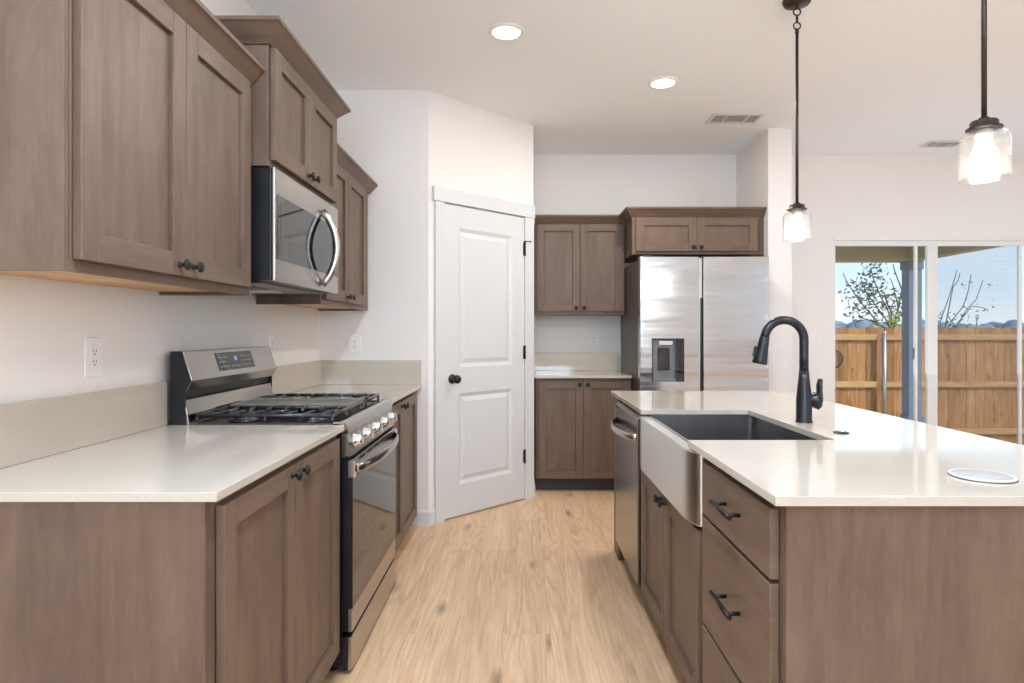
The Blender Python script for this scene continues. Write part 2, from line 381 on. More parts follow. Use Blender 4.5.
    def sweep(s, path, prof, mi=0, mi_list=None):
        """mitred moulding: path of (x,y); outward = right of travel; prof closed loop of (offset, z)"""
        k = len(path); P = [Vector((*p, 0)) for p in path]; rings = []
        for i in range(k):
            d0 = (P[i] - P[i - 1]).normalized() if i else None
            d1 = (P[i + 1] - P[i]).normalized() if i < k - 1 else None
            nr = lambda d: Vector((d.y, -d.x, 0))
            if d0 is None: m_ = nr(d1)
            elif d1 is None: m_ = nr(d0)
            else:
                m_ = nr(d0) + nr(d1); m_ = m_ / m_.dot(nr(d0))
            rings.append([s.b.verts.new(P[i] + m_ * a + Vector((0, 0, z))) for a, z in prof])
        out = []; q = len(prof)
        for i in range(k - 1):
            mm = mi_list[i] if mi_list else mi
            for j in range(q): out.append(s.poly([rings[i][j], rings[i][(j + 1) % q], rings[i + 1][(j + 1) % q], rings[i + 1][j]], mm))
        out.append(s.poly(list(reversed(rings[0])), mi)); out.append(s.poly(rings[-1], mi))
        bmesh.ops.recalc_face_normals(s.b, faces=out)
    def build(s, name, mats, parent=None, bevel=0.0, seg=2):
        if not isinstance(mats, (list, tuple)): mats = [mats]
        me = bpy.data.meshes.new(name)
        w = Vector((0, 0, 0)); p = parent
        while p is not None: w += p.location; p = p.parent
        s.b.normal_update()
        if parent is not None: bmesh.ops.translate(s.b, verts=s.b.verts, vec=-w)
        s.b.to_mesh(me); s.b.free()
        for m in mats: me.materials.append(M[m] if isinstance(m, str) else m)
        o = bpy.data.objects.new(name, me); COL.objects.link(o)
        if parent is not None: o.parent = parent
        if bevel:
            bv = o.modifiers.new('bevel', 'BEVEL'); bv.width = bevel; bv.segments = seg; bv.limit_method = 'ANGLE'; bv.angle_limit = math.radians(40)
        return o

def tag(o, label=None, cat=None, group=None, kind=None):
    if label: o['label'] = label
    if cat: o['category'] = cat
    if group: o['group'] = group
    if kind: o['kind'] = kind
    return o
def thing(name, label, cat, loc, group=None):
    o = bpy.data.objects.new(name, None); COL.objects.link(o); o.location = loc; o.empty_display_size = 0.05
    return tag(o, label, cat, group)
def struct(name, mb, mats, parent=None, bevel=0.0):
    o = mb.build(name, mats, parent, bevel)
    if parent is None: o['kind'] = 'structure'
    return o
def B(*boxes):
    m = MB()
    for b in boxes: m.box(*b)
    return m
def cut(obj, cutter):
    """boolean difference, applied; the cutter is removed again"""
    c = cutter.build('cutter', ['void']); md = obj.modifiers.new('cut', 'BOOLEAN'); md.object = c; md.operation = 'DIFFERENCE'; md.solver = 'EXACT'
    w = Vector((0, 0, 0)); p = obj.parent
    bpy.context.view_layer.update()
    dg = bpy.context.evaluated_depsgraph_get(); me = bpy.data.meshes.new_from_object(obj.evaluated_get(dg))
    obj.modifiers.clear(); obj.data = me; bpy.data.objects.remove(c)

# ------------------------------------------------------------------ the room
CEIL = 2.743; XL = -1.266; YB = 5.28; YS = 3.87
P1 = Vector((-0.578, 3.87, 0)); P2 = Vector((0.098, 4.531, 0))
dU = (P2 - P1).normalized(); dN = Vector((dU.y, -dU.x, 0)); UP = Vector((0, 0, 1)); DL = (P2 - P1).length
struct('floor', B((-1.4, 6.05, -3.6, 5.42, -0.12, 0.0)), 'floor')
struct('ceiling', B((-1.4, 6.05, -3.6, 5.42, CEIL, CEIL + 0.2)), 'ceiling')
struct('wall_left', B((XL - 0.12, XL, -3.5, YS + 0.11, 0, CEIL)), 'wall')
struct('wall_pantry_end', B((XL, P1.x, YS, YS + 0.11, 0, CEIL)), 'wall')
w = MB(); DO0, DO1, DH = 0.105, 0.857, 2.052
w.obox(P1, dU, UP, dN, 0, DO0, 0, CEIL, -0.11, 0)
w.obox(P1, dU, UP, dN, DO1, DL, 0, CEIL, -0.11, 0)
w.obox(P1, dU, UP, dN, DO0, DO1, DH, CEIL, -0.11, 0)
struct('wall_pantry', w, 'wall')
struct('wall_pantry_side', B((-0.02, P2.x, P2.y + 0.002, YB, 0, CEIL)), 'wall')
SX0, SX1, SZ = 2.692, 5.20, 2.035
struct('wall_back', B((-1.4, SX0, YB, YB + 0.14, 0, CEIL), (SX1, 6.05, YB, YB + 0.14, 0, CEIL), (SX0, SX1, YB, YB + 0.14, SZ, CEIL)), 'wall')
struct('wall_refrigerator_side', B((1.858, 2.035, 4.5975, YB, 0, CEIL)), 'wall')
struct('wall_right', B((5.93, 6.05, -3.5, -3.0, 0, CEIL), (5.93, 6.05, -0.6, YB, 0, CEIL), (5.93, 6.05, -3.0, -0.6, 0, 0.55), (5.93, 6.05, -3.0, -0.6, 2.45, CEIL)), 'wall')
struct('wall_rear', B((-1.4, -1.0, -3.6, -3.5, 0, CEIL), (1.2, 6.05, -3.6, -3.5, 0, CEIL), (-1.0, 1.2, -3.6, -3.5, 0, 0.55), (-1.0, 1.2, -3.6, -3.5, 2.45, CEIL)), 'wall')
def added_window(i, a, b, axis):
    bx = lambda p0, p1, z0, z1: (p0, p1, -3.58, -3.51, z0, z1) if axis == 0 else (5.94, 6.01, p0, p1, z0, z1)
    struct('window_%d' % i, B(bx(a, a + .05, .55, 2.45), bx(b - .05, b, .55, 2.45), bx(a, b, .55, .6), bx(a, b, 2.4, 2.45), bx((a + b) / 2 - .025, (a + b) / 2 + .025, .6, 2.4)), 'vinyl')
added_window(1, -1.0, 1.2, 0); added_window(2, -3.0, -0.6, 1)  # unseen windows, added to go with the fill lamps
# baseboards
def base_prof(h=0.092): return [(0.0, 0.0), (0.014, 0.0), (0.014, h - 0.012), (0.008, h), (0.0, h)]
m = MB(); m.sweep([(-0.64, YS), (P1.x, P1.y), tuple((P1 + dU * 0.043).xy)], base_prof(), 0); struct('baseboard_pantry', m, 'trim')
m = MB(); m.sweep([tuple((P1 + dU * (DL - 0.004)).xy), (P2.x, P2.y), (P2.x, 4.66)][::1], base_prof(), 0); struct('baseboard_pantry_side', m, 'trim')
m = MB(); m.sweep([(1.858, 4.5975), (2.035, 4.5975), (2.035, YB), (SX0, YB)], base_prof(), 0); struct('baseboard_back', m, 'trim')
# pantry door casing
m = MB()
m.obox(P1, dU, UP, dN, 0.045, DO0 + 0.012, 0, DH, 0.0, 0.016)
m.obox(P1, dU, UP, dN, DO1 - 0.012, DL - 0.008, 0, DH, 0.0, 0.016)
m.obox(P1, dU, UP, dN, 0.028, DL - 0.002, DH, DH + 0.092, 0.0, 0.022)
m.obox(P1, dU, UP, dN, DO0, DO0 + 0.012, 0, DH, -0.10, 0.0)
m.obox(P1, dU, UP, dN, DO1 - 0.012, DO1, 0, DH, -0.10, 0.0)
m.obox(P1, dU, UP, dN, DO0, DO1, DH - 0.004, DH, -0.10, 0.0)
struct('trim_1', m, 'trim', bevel=0.002)
# pantry door: two raised panels
d0, d1, DZ0, DZ1 = DO0 + 0.015, DO1 - 0.015, 0.012, 2.043
m = MB(); T = 0.008
pa0, pa1 = d0 + 0.118, d1 - 0.118
pans = ((0.215, 0.815), (0.985, 1.90))
m.obox(P1, dU, UP, dN, d0, pa0, DZ0, DZ1, T - 0.035, T); m.obox(P1, dU, UP, dN, pa1, d1, DZ0, DZ1, T - 0.035, T)
for z0, z1 in ((DZ0, pans[0][0]), (pans[0][1], pans[1][0]), (pans[1][1], DZ1)): m.obox(P1, dU, UP, dN, pa0, pa1, z0, z1, T - 0.035, T)
for z0, z1 in pans:
    I = lambda k, c: (pa0 + k, pa1 - k, z0 + k, z1 - k, T + c)
    m.rings(P1, dU, UP, dN, [I(0, 0), I(0.008, -0.004), I(0.022, -0.011), I(0.030, -0.011), I(0.056, -0.002), I(0.060, -0.002)])
door = m.build('door_1', 'trim'); door['kind'] = 'structure'
m = MB(); kp = P1 + dU * (d0 + 0.062) + UP * 0.912 + dN * T
m.lathe(kp, dN, [(0.0, 0), (0.031, 0.0), (0.031, 0.006), (0.026, 0.011), (0.012, 0.013), (0.011, 0.032), (0.018, 0.037), (0.026, 0.046), (0.028, 0.055), (0.025, 0.064), (0.015, 0.070), (0.0, 0.071)], 28, closed=False)
m.build('door_knob', 'black_matte', door)
for hz in (0.317, 1.07, 1.818):
    m = MB(); hp = P1 + dU * (d1 + 0.002) + dN * (T + 0.005)
    m.tube([hp + UP * (hz - 0.05), hp + UP * (hz + 0.05)], 0.0075, 10)
    m.obox(P1, dU, UP, dN, d1 - 0.012, d1, hz - 0.045, hz + 0.045, T, T + 0.003)
    m.build('hinge', 'black_matte', door)
m = MB(); hp = P1 + dU * (d1 + 0.002) + dN * (T + 0.006) + UP * 1.872
m.tube([hp, hp + dN * 0.02 + dU * 0.01, hp + dN * 0.026 + dU * 0.028], 0.0032, 8); m.lathe(hp + dN * 0.026 + dU * 0.028, dU, [(0.006, 0), (0.006, 0.007)], 10)
m.tube([hp - UP * 0.004, hp + UP * 0.006], 0.008, 8)
m.build('hinge_pin_stop', 'black_matte', door)

# sliding patio door
frame = struct('door_2', B((SX0, SX0 + 0.022, YB + 0.005, YB + 0.13, 0, SZ), (SX1 - 0.03, SX1, YB + 0.005, YB + 0.13, 0, SZ), (SX0, SX1, YB - 0.006, YB + 0.13, SZ - 0.03, SZ),
                           (SX0 + .022, SX1 - .03, YB + 0.012, YB + 0.06, SZ - 0.072, SZ - 0.03), (SX0, SX1, YB + 0.005, YB + 0.13, 0, 0.03)), 'vinyl', bevel=0.002)
def stile(name, x0, x1, y0, y1, parent=frame, z0=0.03, z1=SZ - 0.03, m_='vinyl'):
    return B((x0, x1, y0, y1, z0, z1)).build(name, m_, parent, 0.003)
ZB, ZT = 0.03, SZ - 0.072
stile('meeting_stile', 3.409, 3.433, YB + 0.02, YB + 0.045)
lt = B((3.384, 3.4085, YB + 0.022, YB + 0.042, 0.98, 1.08)).build('latch', 'grey_plastic', frame, 0.004)
stile('mullion', 3.524, 3.613, YB + 0.03, YB + 0.065)
stile('screen_stile', 4.316, 4.343, YB + 0.03, YB + 0.055)
for x0, x1, yy in ((SX0 + .022, 3.409, YB + 0.030), (3.433, 3.524, YB + 0.05), (3.613, SX1 - 0.03, YB + 0.085)):
    B((x0, x1, yy, yy + 0.005, ZB, SZ - 0.03)).build('pane', 'pane', frame)
B((3.613, 4.316, YB + 0.040, YB + 0.041, ZB, ZT)).build('insect_screen', 'screen', frame)
B((SX0 + .022, 3.409, YB + 0.036, YB + 0.06, ZB, ZB + 0.09), (3.613, SX1 - 0.03, YB + 0.07, YB + 0.11, ZB, ZB + 0.09)).build('bottom_rail', 'vinyl', frame, 0.003)

# ------------------------------------------------------------------ cabinetry helpers
TH = 0.020
def knob(pos, n, parent):
    m = MB()
    m.lathe(pos, n, [(0.0, -0.0005), (0.0085, -0.0005), (0.0075, 0.003), (0.0052, 0.006), (0.0050, 0.013), (0.0085, 0.017), (0.0145, 0.019), (0.0155, 0.022), (0.0135, 0.026), (0.007, 0.0285), (0.0, 0.029)], 20, closed=False)
    m.build('knob', 'black_matte', parent)
def pull(pos, n, u, length, parent):
    m = MB(); pos, n, u = Vector(pos), Vector(n), Vector(u)
    m.tube([pos + n * 0.032 - u * length / 2, pos + n * 0.032 + u * length / 2], 0.0060, 12)
    for s in (-1, 1): m.tube([pos + u * s * (length / 2 - 0.022) - n * 0.0005, pos + u * s * (length / 2 - 0.022) + n * 0.032], 0.0050, 10)
    m.build('pull', 'black_matte', parent)
def shaker(parent, o, u, n, w, h, knob_at=None, st=0.058, name='door'):
    """shaker door: lower-left-back corner o, horizontal u, outward n"""
    m = MB(); hm = 'wood_x' if abs(Vector(u).x) > 0.7 else 'wood_y'
    m.obox(o, u, UP, n, 0, st, 0, h, 0, TH, 0); m.obox(o, u, UP, n, w - st, w, 0, h, 0, TH, 0)
    m.obox(o, u, UP, n, st, w - st, 0, st, 0, TH, 1); m.obox(o, u, UP, n, st, w - st, h - st, h, 0, TH, 1)
    m.obox(o, u, UP, n, st, w - st, st, h - st, 0.003, TH - 0.012, 0)
    d = m.build(name, ['wood_z', hm], parent, 0.0018, 2)
    if knob_at: knob(Vector(o) + Vector(u) * knob_at[0] + UP * knob_at[1] + Vector(n) * TH, n, d)
    return d
def slab(parent, o, u, n, w, h, pull_at, name='drawer'):
    m = MB(); m.obox(o, u, UP, n, 0, w, 0, h, 0, TH, 0)
    d = m.build(name, ['wood_y'], parent, 0.0022, 2)
    if pull_at: pull(Vector(o) + Vector(u) * pull_at[0] + UP * pull_at[1] + Vector(n) * TH, n, u, 0.14, d)
    return d
def crown_prof(z, h=0.066, pr=0.056):
    return [(0.0, z), (0.008, z), (0.012, z + 0.006), (pr - 0.010, z + h - 0.020), (pr - 0.004, z + h - 0.015), (pr, z + h - 0.014), (pr, z + h), (0.0, z + h)]
RX, RY = Vector((1, 0, 0)), Vector((0, 1, 0))
ZC = 0.888; ZU = 0.868      # counter top / underside

# ------------------------------------------------------------------ left run
# base cabinet nearest the camera; its finished end faces the camera
t = thing('base_cabinet', 'stained maple base cabinet left of the range with its finished end panel towards the viewer', 'cabinet', (-0.96, 1.72, 0), 'left run base cabinets')
m = B((XL + 0.003, -0.6485, 1.278, 2.164, 0.10, ZU - 0.0005)); m.build('body', ['wood_z'], t)
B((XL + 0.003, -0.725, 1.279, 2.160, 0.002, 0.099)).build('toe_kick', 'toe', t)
B((XL + 0.003, -0.6475, 1.262, 1.2775, 0.002, ZU - 0.0005)).build('end_panel', ['wood_z'], t, 0.0015)
B((-0.648, -0.6465, 1.2785, 2.163, ZU - 0.045, ZU - 0.001)).build('top_rail', 'wood_y', t)
F = -0.6465
shaker(t, (F, 1.303, 0.105), RY, RX, 0.4125, 0.743, (0.4125 - 0.031, 0.718))
shaker(t, (F, 1.7185, 0.105), RY, RX, 0.4125, 0.743, (0.031, 0.718))
t = thing('base_cabinet', 'stained maple base cabinet between the range and the pantry wall', 'cabinet', (-0.96, 3.39, 0), 'left run base cabinets')
B((XL + 0.003, -0.6485, 2.938, 3.866, 0.10, ZU - 0.0005)).build('body', ['wood_z'], t)
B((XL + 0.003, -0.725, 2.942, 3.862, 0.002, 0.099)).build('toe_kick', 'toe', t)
shaker(t, (F, 2.955, 0.105), RY, RX, 0.318, 0.743, (0.318 - 0.031, 0.718))
shaker(t, (F, 3.277, 0.105), RY, RX, 0.449, 0.743, (0.031, 0.718))
# quartz tops
t = thing('countertop', 'cream quartz countertop with low backsplash on the cabinet left of the range', 'countertop', (-0.94, 1.7, ZU), 'cream quartz countertops')
B((XL + 0.002, -0.62, 1.2547, 2.167, ZU, ZC)).build('slab', 'quartz', t, 0.0015)
B((XL + 0.002, XL + 0.0205, 1.2547, 2.167, ZC + 0.0003, 1.0402)).build('backsplash', 'quartz', t, 0.0012)
t = thing('countertop', 'cream quartz countertop with L-shaped backsplash in the corner beyond the range', 'countertop', (-0.94, 3.4, ZU), 'cream quartz countertops')
B((XL + 0.002, -0.62, 2.935, YS - 0.002, ZU, ZC)).build('slab', 'quartz', t, 0.0015)
B((XL + 0.002, XL + 0.0205, 2.935, YS - 0.0215, ZC + 0.0003, 1.0402)).build('backsplash', 'quartz', t, 0.0012)
B((XL + 0.002, -0.622, YS - 0.0212, YS - 0.002, ZC + 0.0003, 1.0402)).build('end_splash', 'quartz', t, 0.0012)

# upper cabinets on the left wall
XF = -0.955
def upper_body(t, y0, y1, z0, z1, xf, near_panel=True):
    B((XL + 0.003, xf, y0 + 0.016, y1 - 0.016, z0 + 0.020, z1)).build('body', ['wood_z'], t)
    B((XL + 0.003, xf, y0, y0 + 0.0155, z0, z1)).build('end_panel', ['wood_z'], t, 0.0012)
    B((XL + 0.003, xf, y1 - 0.0155, y1, z0, z1)).build('end_panel', ['wood_z'], t, 0.0012)
    B((xf - 0.018, xf + 0.0008, y0 + 0.0003, y1 - 0.0003, z0 + 0.0005, z0 + 0.026)).build('bottom_rail', 'wood_y', t)
    u = B((XL + 0.004, xf - 0.0185, y0 + 0.016, y1 - 0.016, z0 + 0.012, z0 + 0.0195), (XL + 0.004, xf - 0.0185, y0 + 0.016, y0 + 0.030, z0 + 0.001, z0 + 0.012)).build('underside', 'raw_wood', t)
    u['label'] = 'unstained pale maple underside'
t = thing('wall_cabinet', 'large two-door upper cabinet nearest the viewer, left of the microwave', 'cabinet', (-1.1, 1.72, 1.345), 'left run upper cabinets')
upper_body(t, 1.283, 2.163, 1.345, 2.10, XF)
FX = XF + 0.001
shaker(t, (FX, 1.308, 1.371), RY, RX, 0.409, 0.712, (0.409 - 0.033, 0.030), 0.062)
shaker(t, (FX, 1.720, 1.371), RY, RX, 0.412, 0.712, (0.033, 0.030), 0.062)
m = MB(); m.sweep([(XF, 1.283)[::1], (XF, 2.163)], crown_prof(2.081), 0)
m.sweep([(XL + 0.003, 1.283), (XF + 0.0, 1.283)], crown_prof(2.081), 0)
m.build('crown_molding', 'wood_y', t)
t = thing('wall_cabinet', 'raised, deeper two-door upper cabinet directly above the microwave', 'cabinet', (-1.08, 2.55, 1.80), 'left run upper cabinets')
XM = -0.891
B((XL + 0.003, XM, 2.168, 2.932, 1.805, 2.245)).build('body', ['wood_z'], t, 0.0012)
B((XM - 0.02, XM + 0.001, 2.170, 2.930, 1.8055, 1.828)).build('bottom_rail', 'wood_y', t)
shaker(t, (XM + 0.0015, 2.184, 1.828), RY, RX, 0.366, 0.402, (0.366 - 0.031, 0.030), 0.060)
shaker(t, (XM + 0.0015, 2.553, 1.828), RY, RX, 0.363, 0.402, (0.031, 0.030), 0.060)
m = MB(); m.sweep([(XL + 0.003, 2.168), (XM, 2.168), (XM, 2.932), (XL + 0.003, 2.932)], crown_prof(2.232, 0.070, 0.064), 0, [1, 0, 1])
m.build('crown_molding', ['wood_y', 'wood_x'], t)
t = thing('wall_cabinet', 'two-door upper cabinet beyond the microwave, against the pantry wall', 'cabinet', (-1.1, 3.39, 1.35), 'left run upper cabinets')
upper_body(t, 2.937, 3.846, 1.350, 2.10, XF)
shaker(t, (FX, 2.962, 1.376), RY, RX, 0.380, 0.707, (0.380 - 0.031, 0.030), 0.060)
shaker(t, (FX, 3.346, 1.376), RY, RX, 0.385, 0.707, (0.031, 0.030), 0.060)
m = MB(); m.sweep([(XF, 2.997), (XF, 3.846), (XL + 0.003, 3.846)], crown_prof(2.081), 0, [0, 0]); m.build('crown_molding', 'wood_y', t)

# ------------------------------------------------------------------ over-the-range microwave
Y0, Y1 = 2.171, 2.929
t = thing('microwave', 'stainless over-the-range microwave with bowed handle and dark glass door', 'microwave', (-1.06, 2.55, 1.397))
B((XL + 0.004, -0.881, Y0, Y1, 1.400, 1.800)).build('body', 'black_enamel', t, 0.003)
m = B((-0.880, -0.868, Y0, Y1, 1.398, 1.801)); dr = m.build('door', 'steel_y', t, 0.004)
B((-0.8682, -0.8655, 2.192, 2.870, 1.478, 1.708)).build('window_glass', 'black_glass', dr, 0.001)
B((-0.8660, -0.8650, 2.215, 2.640, 1.500, 1.690)).build('inner_mesh', M['black_glass'], dr)
m = MB(); pts = []
for i in range(21):
    a = i / 20; z = 1.425 + 0.320 * a; pts.append((-0.866 + 0.062 * math.sin(PI * a) ** 0.75, 2.690, z))
m.tube(pts, [0.016] * 21, 12, flat=0.75); m.build('handle', 'steel_y', dr)
m = MB()
for k in range(9): m.box(-0.8672, -0.8650, 2.885, 2.915, 1.49 + k * 0.023, 1.50 + k * 0.023)
B((-0.8684, -0.8670, 2.876, 2.926, 1.478, 1.708)).build('control_strip', 'black_glass', dr)
m.b.free()
m = B((XL + 0.03, -0.93, Y0 + 0.03, Y1 - 0.03, 1.392, 1.3995))
for k in range(14): m.box(-1.20, -1.02, Y0 + 0.08 + k * 0.018, Y0 + 0.09 + k * 0.018, 1.389, 1.392)
m.build('vent_grille', 'steel_dark', t)
m = B((-1.22, -1.04, 2.60, 2.68, 1.386, 1.3918)); m.build('task_light_lens', 'white_plastic', t)

# ------------------------------------------------------------------ gas range
Y0, Y1 = 2.172, 2.930
t = thing('range', 'freestanding stainless gas range with five knobs set between the left cabinets', 'stove', (-0.94, 2.55, 0))
B((-1.240, -0.632, Y0, Y1, 0.030, 0.8675)).build('body', 'black_enamel', t)
for x in (-1.20, -0.68):
    for y in (Y0 + 0.05, Y1 - 0.05):
        m = MB(); m.lathe((x, y, 0.0), UP, [(0.018, 0), (0.018, 0.008), (0.009, 0.010), (0.009, 0.031)], 14); m.build('foot', 'black_plastic', t)
m = B((-1.17, -0.635, Y0, Y1, 0.868, 0.884), (-1.17, -0.640, Y0, Y0 + 0.014, 0.884, 0.893), (-1.17, -0.640, Y1 - 0.014, Y1, 0.884, 0.893))
m.build('cooktop', 'steel_dark', t, 0.002)
m = MB(); m.prism([(-0.662, 0.8845), (-0.662, 0.897), (-0.634, 0.899), (-0.618, 0.893), (-0.609, 0.880), (-0.609, 0.858), (-0.633, 0.858)], 1, Y0, Y1)
m.build('front_trim', 'steel_polish', t)
m = MB(); m.prism([(-0.6315, 0.776), (-0.6315, 0.857), (-0.613, 0.857), (-0.600, 0.776)], 1, Y0, Y1)
cp = m.build('control_panel', 'steel_y', t)
kn = Vector((0.081, 0, 0.013)).normalized()
for y in (2.255, 2.40, 2.551, 2.702, 2.847):
    o_ = Vector((-0.6075, y, 0.818)); m = MB()
    m.lathe(o_, kn, [(0.0, -0.003), (0.027, -0.003), (0.027, 0.004), (0.0225, 0.006), (0.0215, 0.022), (0.019, 0.027), (0.0, 0.028)], 24, closed=False)
    k_ = m.build('knob', 'chrome', t)
    m = MB(); m.obox(o_, RY, kn.cross(RY), kn, -0.005, 0.005, -0.021, 0.021, 0.024, 0.035); m.build('grip', 'chrome', k_, 0.002)
# vent strip under the knobs
m = B((-0.6315, -0.612, Y0 + 0.02, Y1 - 0.02, 0.760, 0.7755)); m.build('vent_strip', 'black_plastic', t)
dr = B((-0.6310, -0.599, Y0 + 0.001, Y1 - 0.001, 0.154, 0.762)).build('oven_door', 'black_enamel', t, 0.003)
for z0, z1 in ((0.154, 0.2355), (0.7005, 0.762)): B((-0.6100, -0.5945, Y0 + 0.0005, Y1 - 0.0005, z0, z1)).build('stainless_band', 'steel_y', dr, 0.002)
m = MB()
for k in range(5): m.box(-0.5948, -0.5938, Y0 + 0.10 + k * 0.118, Y0 + 0.18 + k * 0.118, 0.7455, 0.754)
m.build('vent_slots', 'void', dr)
B((-0.5992, -0.5935, Y0 + 0.004, Y1 - 0.004, 0.236, 0.700)).build('window_glass', 'black_glass', dr, 0.001)
m = MB(); q = []
for i in range(25):
    a = i / 24; q.append((-0.590 + 0.044 * math.sin(PI * a) ** 0.55, Y0 + 0.03 + (Y1 - Y0 - 0.06) * a, 0.727))
m.tube(q, 0.019, 12, flat=0.42, up=(0, 0, 1)); m.build('handle', 'steel_polish', dr)
for yy in (Y0 + 0.002, Y1 - 0.028): B((-0.5975, -0.586, yy, yy + 0.026, 0.700, 0.756)).build('handle_mount', 'chrome', dr, 0.003)
dr = B((-0.6310, -0.612, Y0 + 0.001, Y1 - 0.001, 0.020, 0.136)).build('storage_drawer', 'black_enamel', t, 0.002)
B((-0.6118, -0.596, Y0 + 0.0005, Y1 - 0.0005, 0.018, 0.136)).build('front_panel', 'steel_y', dr, 0.003)
# back guard with controls
m = MB(); m.prism([(-1.237, 1.008), (-1.237, 1.148), (-1.196, 1.148), (-1.163, 1.043), (-1.181, 1.008)], 1, Y0 + 0.003, Y1 - 0.003)
bg = m.build('backguard', 'steel_y', t, 0.002)
m = MB(); m.prism([(-1.238, 0.869), (-1.238, 1.1475), (-1.1965, 1.1475), (-1.164, 1.043), (-1.184, 1.006), (-1.184, 0.869)], 1, Y0, Y0 + 0.0028); m.build('side_cap', 'black_enamel', bg)
m = MB(); m.prism([(-1.238, 0.869), (-1.238, 1.1475), (-1.1965, 1.1475), (-1.164, 1.043), (-1.184, 1.006), (-1.184, 0.869)], 1, Y1 - 0.0028, Y1); m.build('side_cap', 'black_enamel', bg)
B((-1.236, -1.200, Y0 + 0.003, Y1 - 0.003, 0.982, 1.0075)).build('vent_gap', 'black_plastic', bg)
m = MB(); m.prism([(-1.237, 0.885), (-1.237, 0.9815), (-1.196, 0.9815), (-1.188, 0.974), (-1.172, 0.885)], 1, Y0 + 0.003, Y1 - 0.003); m.build('riser', 'steel_polish', bg, 0.002)
sv = Vector((-0.033, 0, 0.105)).normalized(); sn = Vector((0.105, 0, 0.033)).normalized(); so = Vector((-1.163, 0, 1.043))
m = MB(); m.obox(so, RY, sv, sn, 2.392, 2.708, 0.022, 0.096, 0.0, 0.0016)
for a in (2.405, 2.425, 2.445, 2.465, 2.60, 2.625, 2.65, 2.675):
    for b in (0.036, 0.055, 0.074): m.obox(so, RY, sv, sn, a, a + 0.011, b, b + 0.0035, 0.0016, 0.0020, 1)
for a in (2.50, 2.52, 2.54, 2.56): m.obox(so, RY, sv, sn, a, a + 0.010, 0.034, 0.0385, 0.0016, 0.0020, 1)
dp = m.build('display', ['black_glass', 'mark'], bg)
m = MB()   # lit digits
def seg7(a, segs):
    S = {'a': (0, 8, 15, 16.5), 'b': (7, 8.5, 8, 16), 'c': (7, 8.5, 0, 8), 'd': (0, 8, 0, 1.5), 'e': (0, 1.5, 0, 8), 'f': (0, 1.5, 8, 16), 'g': (0, 8, 7.2, 8.8)}
    for s_ in segs:
        x0, x1, y0, y1 = S[s_]; m.obox(so, RY, sv, sn, a + x0 / 1000, a + x1 / 1000, 0.060 + y0 / 1000, 0.060 + y1 / 1000, 0.0016, 0.0021)
seg7(2.533, 'bc'); seg7(2.549, 'afgcd')
m.build('clock_digits', 'display', dp)
# burners, grates and centre griddle
for i, (x, y, r) in enumerate(((-1.03, 2.30, 0.042), (-0.78, 2.30, 0.050), (-0.90, 2.551, 0.050), (-1.03, 2.80, 0.042), (-0.78, 2.80, 0.050))):
    m = MB(); m.lathe((x, y, 0.8841), UP, [(0.0, 0), (r + 0.012, 0.0), (r + 0.008, 0.008), (r, 0.010), (r, 0.017), (r - 0.006, 0.020), (0.0, 0.020)], 24, closed=False); m.build('burner', 'cast_iron', t)
def grate(y0, y1):
    m = MB(); x0, x1 = -1.155, -0.672; r = 0.0065; z = 0.918
    bar = lambda p, q_, rr=r: m.tube([p, q_], rr, 8)
    for y in (y0, y1): bar((x0, y, z), (x1, y, z), 0.0075)
    for x in (x0, x1): bar((x, y0, z), (x, y1, z), 0.0075)
    yc = (y0 + y1) / 2
    for k in range(7):
        x = x0 + 0.045 + k * (x1 - x0 - 0.09) / 6
        bar((x, y0, z + 0.003), (x + 0.018, y0 + 0.085, z + 0.003)); bar((x, y1, z + 0.003), (x + 0.018, y1 - 0.085, z + 0.003))
    bar((x0, yc, z), (x0 + 0.09, yc, z + 0.003)); bar((x1, yc, z), (x1 - 0.09, yc, z + 0.003)); bar((x0 + 0.2, yc, z), (x1 - 0.2, yc, z))
    for x in (x0, (x0 + x1) / 2, x1):
        for y in (y0, y1): m.tube([(x, y, z), (x, y, 0.885)], 0.006, 8)
    m.build('grate', 'cast_iron', t)
grate(2.196, 2.425); grate(2.677, 2.906)
m = MB(); m.box(-1.150, -0.675, 2.437, 2.665, 0.912, 0.922)
for y in (2.437, 2.655): m.box(-1.150, -0.675, y, y + 0.010, 0.922, 0.931)
for x in (-1.150, -0.685): m.box(x, x + 0.010, 2.447, 2.655, 0.922, 0.931)
for x in (-1.13, -0.70):
    for y in (2.45, 2.64): m.box(x, x + 0.012, y, y + 0.012, 0.885, 0.912)
m.build('griddle', 'griddle', t, 0.002)

# ------------------------------------------------------------------ back alcove: cabinets
NY = Vector((0, -1, 0))
t = thing('base_cabinet', 'two-door dark maple base cabinet standing between the pantry and the refrigerator', 'cabinet', (0.48, 4.96, 0))
B((0.118, 0.842, 4.667, YB - 0.003, 0.10, ZU - 0.0005)).build('body', ['wood_z'], t)
B((0.120, 0.840, 4.735, YB - 0.003, 0.002, 0.0995)).build('toe_kick', 'toe', t)
shaker(t, (0.1415, 4.666, 0.108), RX, NY, 0.338, 0.738, (0.338 - 0.028, 0.712))
shaker(t, (0.4825, 4.666, 0.108), RX, NY, 0.340, 0.738, (0.028, 0.712))
t = thing('countertop', 'small cream quartz countertop and backsplash beside the refrigerator', 'countertop', (0.48, 4.95, ZU), 'cream quartz countertops')
B((0.101, 0.8455, 4.628, YB - 0.002, ZU, ZC)).build('slab', 'quartz', t, 0.0015)
B((0.101, 0.8455, YB - 0.0205, YB - 0.002, ZC + 0.0003, 1.0402)).build('backsplash', 'quartz', t, 0.0012)
B((0.101, 0.119, 4.66, YB - 0.021, ZC + 0.0003, 1.0402)).build('side_splash', 'quartz', t, 0.0012)
